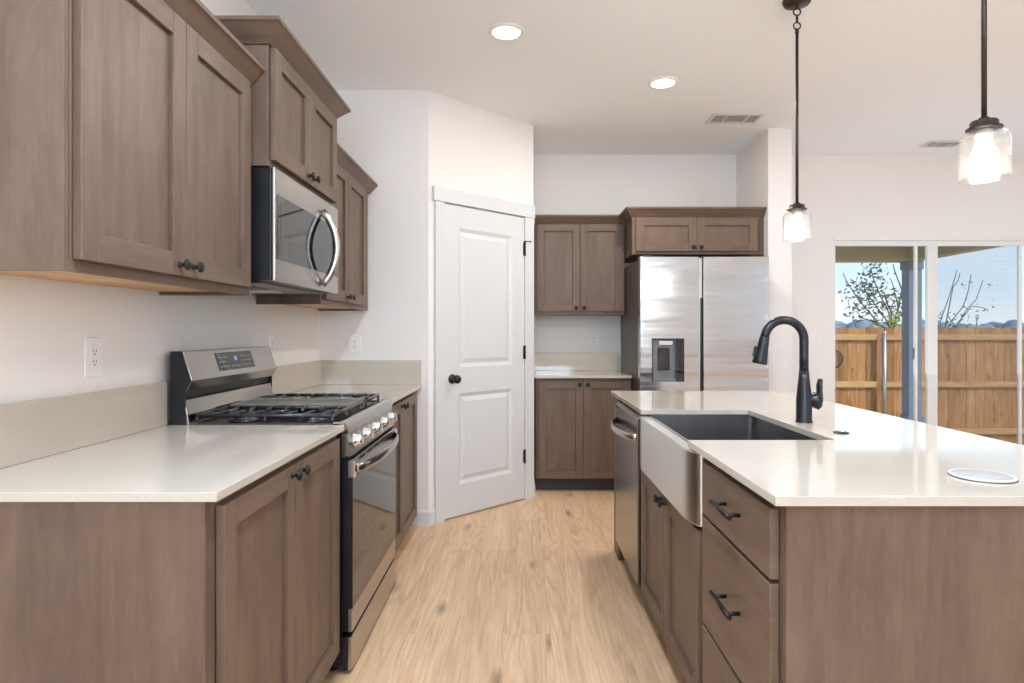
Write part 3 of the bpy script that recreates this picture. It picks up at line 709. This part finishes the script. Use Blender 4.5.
t = thing('wall_cabinet', 'two-door upper cabinet on the far wall above the small counter', 'cabinet', (0.48, 5.12, 1.355), 'far wall upper cabinets')
B((0.118, 0.846, 4.976, YB - 0.003, 1.358, 2.105)).build('body', ['wood_z'], t, 0.001)
B((0.119, 0.845, 4.9752, 4.976, 1.3585, 1.382)).build('bottom_rail', 'wood_x', t)
shaker(t, (0.1365, 4.975, 1.384), RX, NY, 0.346, 0.704, (0.346 - 0.030, 0.028))
shaker(t, (0.4855, 4.975, 1.384), RX, NY, 0.340, 0.704, (0.030, 0.028))
m = MB(); m.sweep([(0.118, 4.976), (0.851, 4.976)], crown_prof(2.092), 0); m.build('crown_molding', 'wood_x', t)
t = thing('wall_cabinet', 'wide short upper cabinet projecting above the refrigerator', 'cabinet', (1.35, 4.97, 1.8), 'far wall upper cabinets')
B((0.852, 1.848, 4.672, YB - 0.003, 1.808, 2.105)).build('body', ['wood_z'], t, 0.001)
B((0.853, 1.847, 4.6712, 4.672, 1.8085, 1.828)).build('bottom_rail', 'wood_x', t)
shaker(t, (0.8785, 4.671, 1.830), RX, NY, 0.460, 0.256, (0.460 - 0.028, 0.030), 0.062)
shaker(t, (1.3415, 4.671, 1.830), RX, NY, 0.460, 0.256, (0.028, 0.030), 0.062)
m = MB(); m.sweep([(0.852, 4.917), (0.852, 4.672), (1.852, 4.672)], crown_prof(2.094), 0, [1, 0]); m.build('crown_molding', ['wood_x', 'wood_y'], t)

# ------------------------------------------------------------------ refrigerator
t = thing('refrigerator', 'side-by-side stainless refrigerator with ice and water dispenser', 'refrigerator', (1.308, 4.8, 0))
B((0.853, 1.763, 4.428, 5.20, 0.03, 1.742)).build('body', 'fridge_side', t, 0.004)
B((0.87, 1.75, 4.45, 5.1, 0.0, 0.03)).build('base', 'black_plastic', t)
def fridge_door(x0, x1):
    m = MB(); k = 14; bow = 0.003; pr = []
    for i in range(k + 1):
        a = i / k; pr.append((x0 + (x1 - x0) * a, 4.352 - bow * math.sin(PI * a) ** 0.6))
    m.prism(pr + [(x1, 4.424), (x0, 4.424)], 2, 0.06, 1.752)
    return m
d = fridge_door(0.850, 1.268).build('freezer_door', 'steel_door', t, 0.004)
c = B((0.934, 1.161, 4.30, 4.385, 0.865, 1.172)); cut(d, c)
dp = B((0.9345, 1.1605, 4.384, 4.388, 0.8655, 1.1715), (0.9345, 0.940, 4.338, 4.384, 0.8655, 1.1715), (0.9345, 1.1605, 4.338, 4.384, 1.163, 1.1715)).build('dispenser', 'black_plastic', d)
B((1.104, 1.1600, 4.337, 4.3838, 0.868, 1.162)).build('control_strip', 'black_glass', dp)
B((0.942, 1.103, 4.372, 4.3838, 0.870, 1.162)).build('recess_back', 'grey_plastic', dp)
B((0.941, 1.103, 4.340, 4.3718, 0.8657, 0.884)).build('drip_tray', 'grey_plastic', dp, 0.002)
B((0.985, 1.085, 4.350, 4.3718, 1.122, 1.158)).build('nozzle', 'chrome', dp, 0.004)
m = MB(); m.prism([(4.371, 1.105), (4.358, 1.100), (4.352, 0.95), (4.366, 0.945), (4.371, 0.95)], 0, 0.978, 1.062); m.build('paddle', 'black_glass', dp, 0.002)
d2 = fridge_door(1.300, 1.765).build('refrigerator_door', 'steel_door', t, 0.004)
B((1.270, 1.297, 4.375, 4.424, 0.07, 1.745)).build('handle_recess', 'steel_x', d, 0.002)
B((1.284, 1.298, 4.366, 4.376, 0.35, 1.46)).build('grip_shadow_strip', 'black_plastic', d2, 0.002)
for x in (0.90, 1.71): B((x - 0.035, x + 0.035, 4.40, 4.52, 1.753, 1.768)).build('hinge_cover', 'black_plastic', t, 0.003)

# ------------------------------------------------------------------ island
NX = Vector((-1, 0, 0)); FI = 0.541   # face-frame plane of the island
t = thing('drawer_cabinet', 'three-drawer stained maple island cabinet nearest the viewer with black bar pulls', 'cabinet', (0.85, 1.5, 0))
B((FI, 1.150, 1.268, 1.765, 0.10, ZU - 0.0005)).build('body', 'wood_z', t)
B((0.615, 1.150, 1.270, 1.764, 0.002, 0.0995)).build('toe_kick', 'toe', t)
for z0, z1, pz in ((0.700, 0.848, 0.782), (0.392, 0.690, 0.549), (0.108, 0.382, 0.245)):
    slab(t, (FI - 0.001, 1.752, z0), -RY, NX, 0.474, z1 - z0, (1.752 - 1.502, pz - z0))
t = tag(B((FI + 0.0008, 1.190, 1.250, 1.267, 0.002, ZU - 0.0005)).build('end_panel', 'wood_z', None, 0.0015),
        'flat stained wood panel closing the near end of the island', 'panel')
t = thing('sink_cabinet', 'two-door island cabinet under the farmhouse sink with black knobs', 'cabinet', (0.85, 2.2, 0))
B((FI, 1.150, 1.768, 2.655, 0.10, 0.625), (FI, 1.150, 1.768, 1.784, 0.625, ZU - 0.0005), (FI, 1.150, 2.639, 2.655, 0.625, ZU - 0.0005), (1.12, 1.15, 1.784, 2.639, 0.625, ZU - 0.0005)).build('body', 'wood_z', t)
B((0.615, 1.150, 1.769, 2.654, 0.002, 0.0995)).build('toe_kick', 'toe', t)
shaker(t, (FI - 0.001, 2.225, 0.108), -RY, NX, 0.428, 0.525, (0.030, 0.495))
shaker(t, (FI - 0.001, 2.643, 0.108), -RY, NX, 0.414, 0.525, (0.414 - 0.030, 0.495))
# dishwasher
t = thing('dishwasher', 'stainless dishwasher with bowed bar handle at the far end of the island', 'dishwasher', (0.83, 2.96, 0))
B((0.560, 1.130, 2.664, 3.262, 0.10, 0.862)).build('tub', 'black_plastic', t)
B((0.612, 1.130, 2.668, 3.258, 0.004, 0.0995)).build('kick_plate', 'black_plastic', t)
m = MB(); m.prism([(0.5585, 0.112), (0.5585, 0.852), (0.525, 0.852), (0.508, 0.836), (0.508, 0.112)], 1, 2.663, 3.263)
dr = m.build('door', 'steel_dw', t, 0.003)
B((0.507, 0.5085, 3.155, 3.215, 0.795, 0.818)).build('badge', 'grey_plastic', dr)
m = MB(); q = []
for i in range(21):
    a = i / 20; q.append((0.512 - 0.062 * math.sin(PI * a) ** 0.6, 2.690 + 0.545 * a, 0.752))
m.tube(q, 0.017, 12, flat=0.5); m.build('handle', 'steel_y', dr)
for yy in (2.70, 3.22):
    m = MB(); m.lathe((0.60, yy, 0), UP, [(0.016, 0), (0.016, 0.02), (0.01, 0.022), (0.01, 0.10)], 12); m.build('foot', 'black_plastic', t)
tag(B((FI - 0.018, 1.150, 3.268, 3.415, 0.002, ZU - 0.0005)).build('filler_panel', 'wood_z', None, 0.0015), 'stained wood filler panel at the far end of the island past the dishwasher', 'panel')
tag(B((1.1515, 1.190, 1.2685, 3.415, 0.002, ZU - 0.0005)).build('back_panel', 'wood_z', None, 0.0015), 'stained wood panel along the back of the island under the counter overhang', 'panel')
# island top: notched around the apron sink
m = MB(); m.prism([(0.5094, 1.2245), (1.459, 1.2245), (1.459, 3.44), (0.5094, 3.44), (0.5094, 2.590), (0.960, 2.590), (0.960, 1.867), (0.5094, 1.867)], 2, ZU, ZC)
tag(m.build('countertop', 'quartz', None, 0.0015), 'large cream quartz island countertop notched around the sink', 'countertop', 'cream quartz countertops')
# farmhouse sink
t = thing('farmhouse_sink', 'stainless apron-front farmhouse sink set into the island', 'sink', (0.75, 2.2, 0.65))
m = MB(); m.box(0.540, 0.552, 1.792, 2.630, 0.640, 0.8625); m.box(0.985, 0.997, 1.792, 2.630, 0.640, 0.8665)
m.box(0.552, 0.985, 1.792, 1.835, 0.640, 0.8665); m.box(0.552, 0.985, 2.600, 2.630, 0.640, 0.8665); m.box(0.552, 0.985, 1.835, 2.600, 0.640, 0.652)
for cx_, cy_, sx, sy in ((0.552, 1.835, 1, 1), (0.985, 1.835, -1, 1), (0.552, 2.600, 1, -1), (0.985, 2.600, -1, -1)):   # rounded inner corners
    r_ = 0.022; fil = [(cx_, cy_)] + [(cx_ + sx * (r_ - r_ * math.cos(math.radians(a))), cy_ + sy * (r_ - r_ * math.sin(math.radians(a)))) for a in range(0, 91, 15)]
    m.prism(fil, 2, 0.652, 0.8615)
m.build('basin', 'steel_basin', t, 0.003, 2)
m = MB(); ell = [(math.radians(6 * i)) for i in range(16)]; ed, el = 0.034, 0.13     # apron front bowed back at both ends
q = [(0.5395, 2.628)] + [(0.497 + ed - ed * math.cos(a), 2.628 - el + el * math.sin(a)) for a in reversed(ell)] + [(0.497 + ed - ed * math.cos(a), 1.779 + el - el * math.sin(a)) for a in ell] + [(0.5395, 1.779)]
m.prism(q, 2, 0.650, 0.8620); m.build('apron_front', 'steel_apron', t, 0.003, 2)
m = MB(); m.lathe((0.80, 2.21, 0.6522), UP, [(0.0, 0.0), (0.055, 0.0), (0.055, 0.003), (0.042, 0.004), (0.036, 0.001), (0.0, 0.001)], 28, closed=False); m.build('drain', 'chrome', t)
# faucet
FXc, FYc = 1.035, 2.238
t = thing('faucet', 'dark pull-down gooseneck kitchen faucet standing behind the sink', 'faucet', (FXc, FYc, ZC))
m = MB(); m.lathe((FXc, FYc, ZC), UP, [(0.0, 0), (0.030, 0.0), (0.030, 0.004), (0.0275, 0.007), (0.0270, 0.085), (0.0245, 0.110), (0.0200, 0.150), (0.0168, 0.190), (0.0, 0.190)], 28, closed=False); m.build('body', 'faucet', t)
m = MB(); R = 0.072; cz = 1.188; q = [(FXc, FYc, ZC + 0.188), (FXc, FYc, 1.12)]
for i in range(25):
    a = math.radians(172) * i / 24; q.append((FXc - R + R * math.cos(a), FYc, cz + R * math.sin(a)))
m.tube(q, [0.0163] + [0.0158] * (len(q) - 1), 16); m.build('gooseneck', 'faucet', t)
e0 = Vector(q[-1]); dirn = Vector((-0.20, 0, -1)).normalized()
m = MB(); m.lathe(e0 - dirn * 0.001, dirn, [(0.0, 0), (0.0172, 0.0), (0.0172, 0.006), (0.0180, 0.010), (0.0205, 0.045), (0.0260, 0.088), (0.0270, 0.098), (0.0245, 0.101), (0.0, 0.100)], 24, closed=False)
sh = m.build('spray_head', 'faucet', t)
m = MB(); m.obox(e0 + dirn * 0.045, RY, dirn, Vector((-1, 0, 0.20)).normalized(), -0.009, 0.009, -0.006, 0.032, 0.018, 0.029); m.build('spray_button', 'black_plastic', sh, 0.003)
m = MB(); m.lathe((FXc + 0.010, FYc, 0.968), RX, [(0.0, 0), (0.0235, 0.0), (0.0235, 0.022), (0.0290, 0.026), (0.0290, 0.038), (0.024, 0.046), (0.0, 0.048)], 24, closed=False); hb = m.build('valve_hub', 'faucet', t)
m = MB(); q = [(FXc + 0.044, FYc, 0.938), (FXc + 0.052, FYc, 0.950), (FXc + 0.057, FYc, 0.972), (FXc + 0.056, FYc, 1.000), (FXc + 0.056, FYc, 1.024), (FXc + 0.060, FYc, 1.046)]
m.tube(q, [0.016, 0.021, 0.019, 0.0165, 0.0165, 0.012], 14, flat=0.55, up=(0, 1, 0)); m.build('lever', 'faucet', hb)
# counter buttons
t = thing('air_switch', 'small round metal disposal button on the island counter right of the faucet', 'button', (1.0425, 1.994, ZC))
m = MB(); m.lathe((1.0425, 1.994, ZC), UP, [(0.0, 0.0003), (0.024, 0.0003), (0.024, 0.003), (0.021, 0.005), (0.0, 0.0055)], 24, closed=False); m.build('bezel', 'faucet', t)
m = MB(); m.lathe((1.0425, 1.994, ZC + 0.005), UP, [(0.0, 0), (0.014, 0.0), (0.0135, 0.003), (0.0, 0.004)], 20, closed=False); m.build('push_cap', 'chrome', t)
t = thing('popup_outlet', 'round white flush pop-up outlet with chrome rim at the right of the island counter', 'outlet', (1.045, 1.389, ZC))
m = MB(); m.lathe((1.045, 1.389, ZC), UP, [(0.0, 0.0003), (0.062, 0.0003), (0.063, 0.005), (0.0605, 0.006), (0.0585, 0.006), (0.0585, 0.004), (0.0, 0.004)], 36, closed=False); m.build('rim', 'white_plastic', t)
m = MB(); m.lathe((1.045, 1.389, ZC), UP, [(0.0615, 0.0002), (0.0645, 0.0002), (0.0645, 0.0022), (0.0615, 0.0022)], 36, loop=True); m.build('gasket', 'steel_dark', t)  # dark ring drawn in for the shade under the outlet rim
m = MB(); m.lathe((1.045, 1.389, ZC + 0.0042), UP, [(0.0, 0), (0.0575, 0.0), (0.0565, 0.002), (0.0, 0.0025)], 32, closed=False); m.build('lid', 'duct', t)

# ------------------------------------------------------------------ pendants
def pendant(x, y, label):
    t = thing('pendant_light', label, 'pendant light', (x, y, CEIL), 'glass pendants over the island')
    m = MB(); m.lathe((x, y, CEIL - 0.0005), -UP, [(0.0, 0), (0.063, 0.0), (0.063, 0.006), (0.056, 0.020), (0.020, 0.026), (0.010, 0.028), (0.010, 0.040), (0.0, 0.040)], 32, closed=False); m.build('canopy', 'bronze', t)
    z = CEIL - 0.034
    m = MB(); m.torus((x, y, z - 0.022), RY, 0.016, 0.0035, 20, 8); m.tube([(x, y, z - 0.036), (x, y, z - 0.070)], 0.0055, 10); m.torus((x, y, z - 0.086), RY, 0.016, 0.0035, 20, 8)
    m.build('hanging_loop', 'bronze', t)
    zt = 1.802
    m = MB(); m.tube([(x, y, z - 0.100), (x, y, zt - 0.005)], 0.0068, 12); m.lathe((x, y, z - 0.100), -UP, [(0.009, 0), (0.009, 0.02)], 12); m.build('rod', 'bronze', t)
    m = MB(); m.lathe((x, y, zt + 0.008), -UP, [(0.0, 0), (0.012, 0.0), (0.015, 0.006), (0.032, 0.010), (0.034, 0.013), (0.034, 0.026), (0.043, 0.029), (0.043, 0.033), (0.030, 0.035), (0.0, 0.035)], 28, closed=False); m.build('fitter_cap', 'bronze', t)
    m = MB(); m.lathe((x, y, zt - 0.027), -UP, [(0.0, 0), (0.021, 0.0), (0.021, 0.020), (0.017, 0.024), (0.0, 0.024)], 20, closed=False); m.build('socket', 'white_plastic', t)
    m = MB(); pr = [(0.031, 0.024), (0.031, 0.034), (0.042, 0.036), (0.051, 0.039), (0.0575, 0.045), (0.0600, 0.054), (0.0603, 0.090), (0.0606, 0.149), (0.0622, 0.156), (0.0640, 0.163),
              (0.0612, 0.163), (0.0598, 0.157), (0.0583, 0.149), (0.0580, 0.090), (0.0576, 0.055), (0.0555, 0.048), (0.0500, 0.0425), (0.0415, 0.040), (0.0290, 0.038), (0.0290, 0.024)]
    m.lathe((x, y, zt), -UP, pr, 36, loop=True); m.build('glass_shade', 'shade', t)
    m = MB(); m.lathe((x, y, zt - 0.050), -UP, [(0.0, 0), (0.013, 0.0), (0.014, 0.010), (0.020, 0.022), (0.028, 0.036), (0.030, 0.048), (0.026, 0.062), (0.014, 0.072), (0.0, 0.075)], 24, closed=False); m.build('bulb', 'bulb', t)
    d = bpy.data.lights.new('pendant_bulb_light', 'POINT'); o = bpy.data.objects.new('pendant_bulb_light', d); COL.objects.link(o)
    d.energy = 8.0; d.color = (1, 0.94, 0.86); d.shadow_soft_size = 0.03; o.parent = t; o.location = (0, 0, zt - 0.14 - CEIL)
pendant(1.272, 2.82, 'glass pendant lamp hanging farther away, above the faucet end of the island')
pendant(1.285, 1.70, 'glass pendant lamp nearer the viewer, at the right edge of the photo')

# ------------------------------------------------------------------ recessed lights and vents
def downlight(x, y, label, power=LED_POWER, col=(0.77, 0.93, 1.15), group='recessed ceiling lights'):
    t = thing('recessed_light', label, 'ceiling light', (x, y, CEIL), group)
    m = MB(); m.lathe((x, y, CEIL - 0.0005), -UP, [(0.070, 0.0), (0.092, 0.0), (0.092, 0.004), (0.084, 0.009), (0.072, 0.010), (0.070, 0.006)], 36, loop=True); m.build('trim_ring', 'white_plastic', t)
    m = MB(); m.lathe((x, y, CEIL - 0.001), -UP, [(0.0, 0), (0.0695, 0.0), (0.0695, 0.006), (0.0, 0.0065)], 32, closed=False); m.build('lens', 'led', t)
    d = bpy.data.lights.new('downlight', 'AREA'); o = bpy.data.objects.new('downlight', d); COL.objects.link(o)
    d.shape = 'DISK'; d.size = 0.15; d.energy = power; d.color = col; o.parent = t; o.location = (0, 0, -0.014)
downlight(-0.07, 3.115, 'round recessed ceiling light nearer the viewer, above the aisle', 3.0, (1.0, 0.97, 0.92))
downlight(0.873, 3.75, 'round recessed ceiling light nearer the refrigerator', 19.0, (1.0, 0.96, 0.90))
downlight(-0.07, 1.0, 'round recessed ceiling light above the near end of the aisle', 40.0)  # from here down: unseen lights added to brighten the room
downlight(2.9, 3.2, 'round recessed ceiling light over the dining area', 12.0)
downlight(4.4, 1.2, 'round recessed ceiling light over the living area', 10.0)
downlight(1.0, -1.2, 'round recessed ceiling light behind the viewer, right of the aisle', 9.0)
downlight(-0.07, -0.9, 'round recessed ceiling light behind the viewer, above the aisle', 7.0)
downlight(4.4, 3.6, 'round recessed ceiling light at the right end of the dining area', 9.0)
def vent(x, y, wx, wy, label):
    t = thing('ceiling_vent', label, 'vent', (x, y, CEIL), 'ceiling air vents')
    z = CEIL - 0.001; fx, fy = wx / 2, wy / 2
    m = B((x - fx, x + fx, y - fy, y - fy + 0.022, z - 0.008, z), (x - fx, x + fx, y + fy - 0.022, y + fy, z - 0.008, z), (x - fx, x - fx + 0.022, y - fy + .022, y + fy - .022, z - 0.008, z), (x + fx - 0.022, x + fx, y - fy + .022, y + fy - .022, z - 0.008, z),
          (x - fx * 0.42, x - fx * 0.42 + 0.012, y - fy + .022, y + fy - .022, z - 0.008, z), (x + fx * 0.42, x + fx * 0.42 + 0.012, y - fy + .022, y + fy - .022, z - 0.008, z))
    m.build('frame', 'trim', t, 0.002)
    m = B((x - fx + 0.023, x + fx - 0.023, y - fy + 0.023, y + fy - 0.023, z - 0.002, z)); m.build('duct_opening', 'duct', t)
    m = MB(); k = 8
    for i in range(k):
        yy = y - fy + 0.026 + i * (wy - 0.052) / k; m.obox((x, yy, z - 0.007), RX, Vector((0, 0.8, 0.6)), Vector((0, -0.6, 0.8)), -fx + 0.024, fx - 0.024, 0, 0.006, 0, 0.001)
    m.build('louvre', 'trim', t)
vent(1.53, 4.38, 0.36, 0.20, 'white ceiling vent in front of the refrigerator wall')
vent(3.42, 4.97, 0.28, 0.16, 'white ceiling vent near the patio door')

# ------------------------------------------------------------------ outlets and switch
def outlet(c, u, n, label, switch=False):
    c, u, n = Vector(c), Vector(u), Vector(n)
    t = thing('light_switch' if switch else 'outlet', label, 'switch' if switch else 'outlet', c, None if switch else 'white wall outlets')
    w2 = 0.06 if switch else 0.036
    m = MB(); m.obox(c, u, UP, n, -w2, w2, -0.058, 0.058, 0.0005, 0.006); m.build('cover_plate', 'white_plastic', t, 0.002)
    if switch:
        for a in (-0.026, 0.026):
            m = MB(); m.obox(c, u, UP, n, a - 0.016, a + 0.016, -0.033, 0.033, 0.006, 0.009); m.build('rocker', 'white_plastic', t, 0.001)
    else:
        m = MB(); m.obox(c, u, UP, n, -0.017, 0.017, -0.034, 0.034, 0.006, 0.0075); m.build('receptacle', 'white_plastic', t, 0.001)
        m = MB()
        for z in (-0.019, 0.013):
            for a in (-0.007, 0.0055): m.obox(c, u, UP, n, a, a + 0.0022, z + 0.002, z + 0.010, 0.0075, 0.0079)
            m.obox(c, u, UP, n, -0.0022, 0.0022, z - 0.006, z - 0.0015, 0.0075, 0.0079)
        m.build('socket_slots', 'slot', t)
outlet((XL, 1.816, 1.142), RY, RX, 'white wall outlet above the counter left of the range')
outlet((XL, 3.12, 1.145), RY, RX, 'white wall outlet on the left wall just beyond the range')
outlet((-1.043, YS, 1.140), RX, NY, 'white wall outlet on the pantry end wall above the corner backsplash')
outlet((0.636, YB, 1.150), RX, NY, 'white wall outlet on the far wall above the small counter')
outlet((2.53, YB, 1.14), RX, NY, 'white double light switch on the wall left of the patio door', True)

# ------------------------------------------------------------------ outside
struct('ground', B((-12, 40, 9.0, 60, -0.75, -0.55), (-12, 40, 5.43, 9.0, -0.75, -0.55)), 'ground')
struct('patio_slab', B((1.0, 5.6, 5.43, 8.5, -0.55, -0.06)), 'concrete')
struct('patio_roof', B((0.6, 5.40, 5.43, 8.46, 2.42, 2.56), (0.6, 5.37, 8.18, 8.42, 2.168, 2.42), (5.17, 5.37, 5.43, 8.18, 2.168, 2.42)), 'patio_paint')
t = thing('patio_column', 'square blue-grey painted column holding up the patio roof outside the glass door', 'column', (5.28, 8.28, -0.06))
B((5.195, 5.370, 8.200, 8.360, -0.058, 2.06)).build('shaft', 'column_paint', t, 0.004)
B((5.180, 5.385, 8.185, 8.375, 2.06, 2.166)).build('capital', 'column_paint', t, 0.004)
B((5.180, 5.385, 8.185, 8.375, -0.0585, 0.10)).build('plinth', 'column_paint', t, 0.004)
# fence and gate
YF = 9.5; ZG = -0.545
def pickets(x0, x1, name, parent):
    m = MB(); xx = x0
    while xx < x1 - 0.05:
        wd = min(0.137, x1 - xx); h = 1.290 + random.uniform(-0.010, 0.010); c_ = 0.026
        yo = random.uniform(-0.003, 0.003)
        m.prism([(xx, ZG + 0.03), (xx + wd, ZG + 0.03), (xx + wd, h - c_), (xx + wd - c_ * 0.8, h), (xx + c_ * 0.8, h), (xx, h - c_)], 1, YF + yo, YF + 0.018 + yo)
        xx += 0.141
    return m.build(name, 'cedar', parent)
GX = 5.585
t = thing('fence', 'tall cedar picket fence with dog-eared boards behind the patio column', 'fence', (0.141 * 57, YF, ZG))
pickets(0.141 * 40, 11.0, 'picket_panel', t)
for z, w_ in ((1.140, 0.085), (0.41, 0.085), (-0.315, 0.085)):
    B((GX + 0.06, 11.0, YF - 0.042, YF - 0.004, z - w_ / 2, z + w_ / 2)).build('rail', 'cedar_rail', t, 0.003)
m = MB(); m.tube([(GX + 0.005, YF - 0.075, ZG), (GX + 0.005, YF - 0.075, 1.19)], 0.028, 16); m.lathe((GX + 0.005, YF - 0.075, 1.19), UP, [(0.032, 0), (0.032, 0.02), (0.022, 0.038), (0.0, 0.044)], 16, closed=False)
ps = m.build('post', 'galvanised', t); ps['label'] = 'round galvanised steel post'
t = thing('gate', 'cedar picket gate with ring pull left of the steel fence post', 'gate', (0.141 * 34, YF, ZG))
pickets(0.141 * 27, 0.141 * 40 - 0.004, 'picket_panel', t)
for z in (1.140, 0.41, -0.315): B((3.82, GX - 0.075, YF - 0.042, YF - 0.004, z - 0.045, z + 0.045)).build('rail', 'cedar_rail_pale', t, 0.003)
m = MB(); m.torus((4.845, YF - 0.020, 0.80), RY, 0.135, 0.011, 28, 10); m.build('ring_pull', 'black_matte', t)
# trees beyond the fence
def limb(m, pts, r0, r1):
    k = len(pts); m.tube(pts, [r0 + (r1 - r0) * i / (k - 1) for i in range(k)], 7)
def at(px, py, Y): return Vector(((px - 520.14) / 613.8 * Y, Y, 1.2157 + (332.18 - py) / 613.8 * Y))
def leaves(m, c, n_, spread, size):
    for _ in range(n_):
        p = Vector(c) + Vector((random.gauss(0, spread), random.gauss(0, spread), random.gauss(0, spread)))
        a = Vector((random.uniform(-1, 1), random.uniform(-1, 1), random.uniform(-1, 1))).normalized(); b_ = a.orthogonal().normalized()
        l, w_ = size * random.uniform(0.7, 1.2), size * 0.45; th = a.cross(b_) * 0.002
        q = [p - a * l, p + b_ * w_ - a * l * 0.1, p + a * l, p - b_ * w_ - a * l * 0.1]
        A = [m.b.verts.new(v + th) for v in q]; B_ = [m.b.verts.new(v - th) for v in q]
        m.poly(A); m.poly(list(reversed(B_)))
        for j in range(4): m.poly([A[j], B_[j], B_[(j + 1) % 4], A[(j + 1) % 4]])
TY = 13.0
def tree(label, base, branches, leafspots, leafmat, r=0.05, leafsize=0.07):
    t = thing('tree', label, 'tree', (base[0], base[1], ZG), 'young trees beyond the fence')
    m = MB(); limb(m, [(base[0], base[1], ZG - 0.01), (base[0] + 0.02, base[1], ZG + 0.7), base], r * 1.3, r)
    for br in branches:
        pts = [Vector(base)] + [at(px, py, base[1] + dy) for px, py, dy in br]
        limb(m, pts, r * 0.62, 0.008)
    m.build('branches', 'bark', t)
    m = MB()
    for px, py, dy, n_, s_ in leafspots: leaves(m, at(px, py, base[1] + dy), n_, s_, leafsize)
    f = m.build('foliage', leafmat, t); f['kind'] = 'stuff'
b0 = at(893, 334, TY)
tree('leafy young tree with slanting branches left of the patio column beyond the gate', b0,
     [[(880, 325, 0), (858, 299, .3), (847, 282, .4), (843, 273, .5)], [(885, 318, -.2), (867, 294, -.3), (861, 280, -.4)], [(889, 313, .2), (880, 295, .4), (873, 278, .5), (871, 268, .5)],
      [(891, 312, -.2), (886, 300, -.5), (884, 292, -.6)], [(876, 322, .1), (862, 318, .2), (856, 311, .3)], [(898, 306, .4), (893, 285, .6), (890, 278, .7)], [(902, 290, -.1), (895, 272, -.2), (893, 264, -.3)]],
     [(872, 268, .5, 26, .09), (875, 277, .5, 34, .14), (872, 287, .4, 36, .15), (875, 298, .3, 30, .13), (867, 286, -.3, 16, .10), (886, 301, -.5, 50, .17), (888, 309, -.3, 50, .17), (880, 316, 0, 30, .15), (856, 285, .3, 18, .12), (853, 292, .3, 20, .14), (857, 306, .3, 30, .13), (863, 303, .2, 14, .12), (866, 318, .2, 22, .14), (896, 316, .2, 30, .18)],
     'leaf', 0.030, 0.062)
b1 = at(943, 338, TY + 0.6)
tree('sparse nearly bare tree with long upright twigs right of the patio column', b1,
     [[(940, 322, 0), (948, 300, .2), (953, 284, .3), (957, 270, .3)], [(952, 320, -.2), (963, 307, -.3), (968, 292, -.3), (971, 275, -.4)], [(958, 325, .3), (966, 310, .4), (976, 300, .5), (983, 280, .6)],
      [(954, 326, -.4), (947, 314, -.5), (951, 312, -.5)], [(935, 320, .2), (930, 306, .3), (938, 300, .3)], [(962, 318, .1), (972, 306, .1), (985, 308, .2)], [(953, 287, .3), (958, 281, .3), (960, 273, .3)]],
     [(967, 303, -.3, 5, .12), (983, 305, .2, 8, .14), (974, 318, .2, 7, .12), (965, 287, -.3, 4, .12), (955, 318, 0, 8, .14), (985, 285, .6, 4, .10), (940, 326, 0, 30, .16), (957, 325, 0, 24, .12)],
     'leaf', 0.018, 0.045)
t = thing('shrub', 'yellow-green shrub top showing just above the gate', 'shrub', (at(893, 330, 11.0).x, 11.0, ZG))
m = MB(); c_ = at(893, 330, 11.0)
for k in range(6): limb(m, [(c_.x, 11.0, ZG - 0.01), (c_.x + (k - 2.5) * 0.03, 11.0 + (k % 3 - 1) * 0.05, 0.4), (c_.x + (k - 2.5) * 0.09, 11.0 + (k % 3 - 1) * 0.12, 1.30)], 0.014, 0.004)
m.build('stems', 'bark', t)
m = MB()
for k in range(9): leaves(m, (c_.x + random.uniform(-.24, .22), 11.0 + random.uniform(-.2, .2), random.uniform(0.7, 1.44)), 46, 0.07, 0.045)
f = m.build('foliage', 'shrub', t); f['kind'] = 'stuff'
# hazy far tree line and two masts
m = MB(); n_ = 90; prev = None; Yh = 420
for i in range(n_):
    xx = 60 + i * 6.0
    for d_ in (0, 14):
        h = 11.2 + 1.2 * math.sin(i * 0.7 + d_) + random.uniform(-1.0, 1.4)
        w_ = random.uniform(0.7, 1.7); h *= random.uniform(0.86, 1.06)
        m.lathe((xx + random.uniform(-5, 5), Yh + d_ + random.uniform(-6, 6), -4), UP, [(6 * w_, 0), (7 * w_, h * 0.55), (6 * w_, h * 0.80), (3.8 * w_, h * 0.94), (1.2 * w_, h)], 9)
struct('tree_line', m, 'hill')['kind'] = 'stuff'
for px, h in ((853, 300), (977, 306)):
    p = at(px, 330, 400); top = at(px, h + 8, 400).z
    m = MB(); m.tube([(p.x, 400, -4), (p.x, 400, top)], [0.5, 0.25], 8); m.tube([(p.x - 1.2, 400, top - 3), (p.x + 1.2, 400, top - 3)], 0.15, 6)
    tag(m.build('horizon_mast', 'hill'), 'thin far mast on the horizon %s' % ('left of the leafy tree' if px < 900 else 'right of the bare tree'), 'mast', 'far masts')
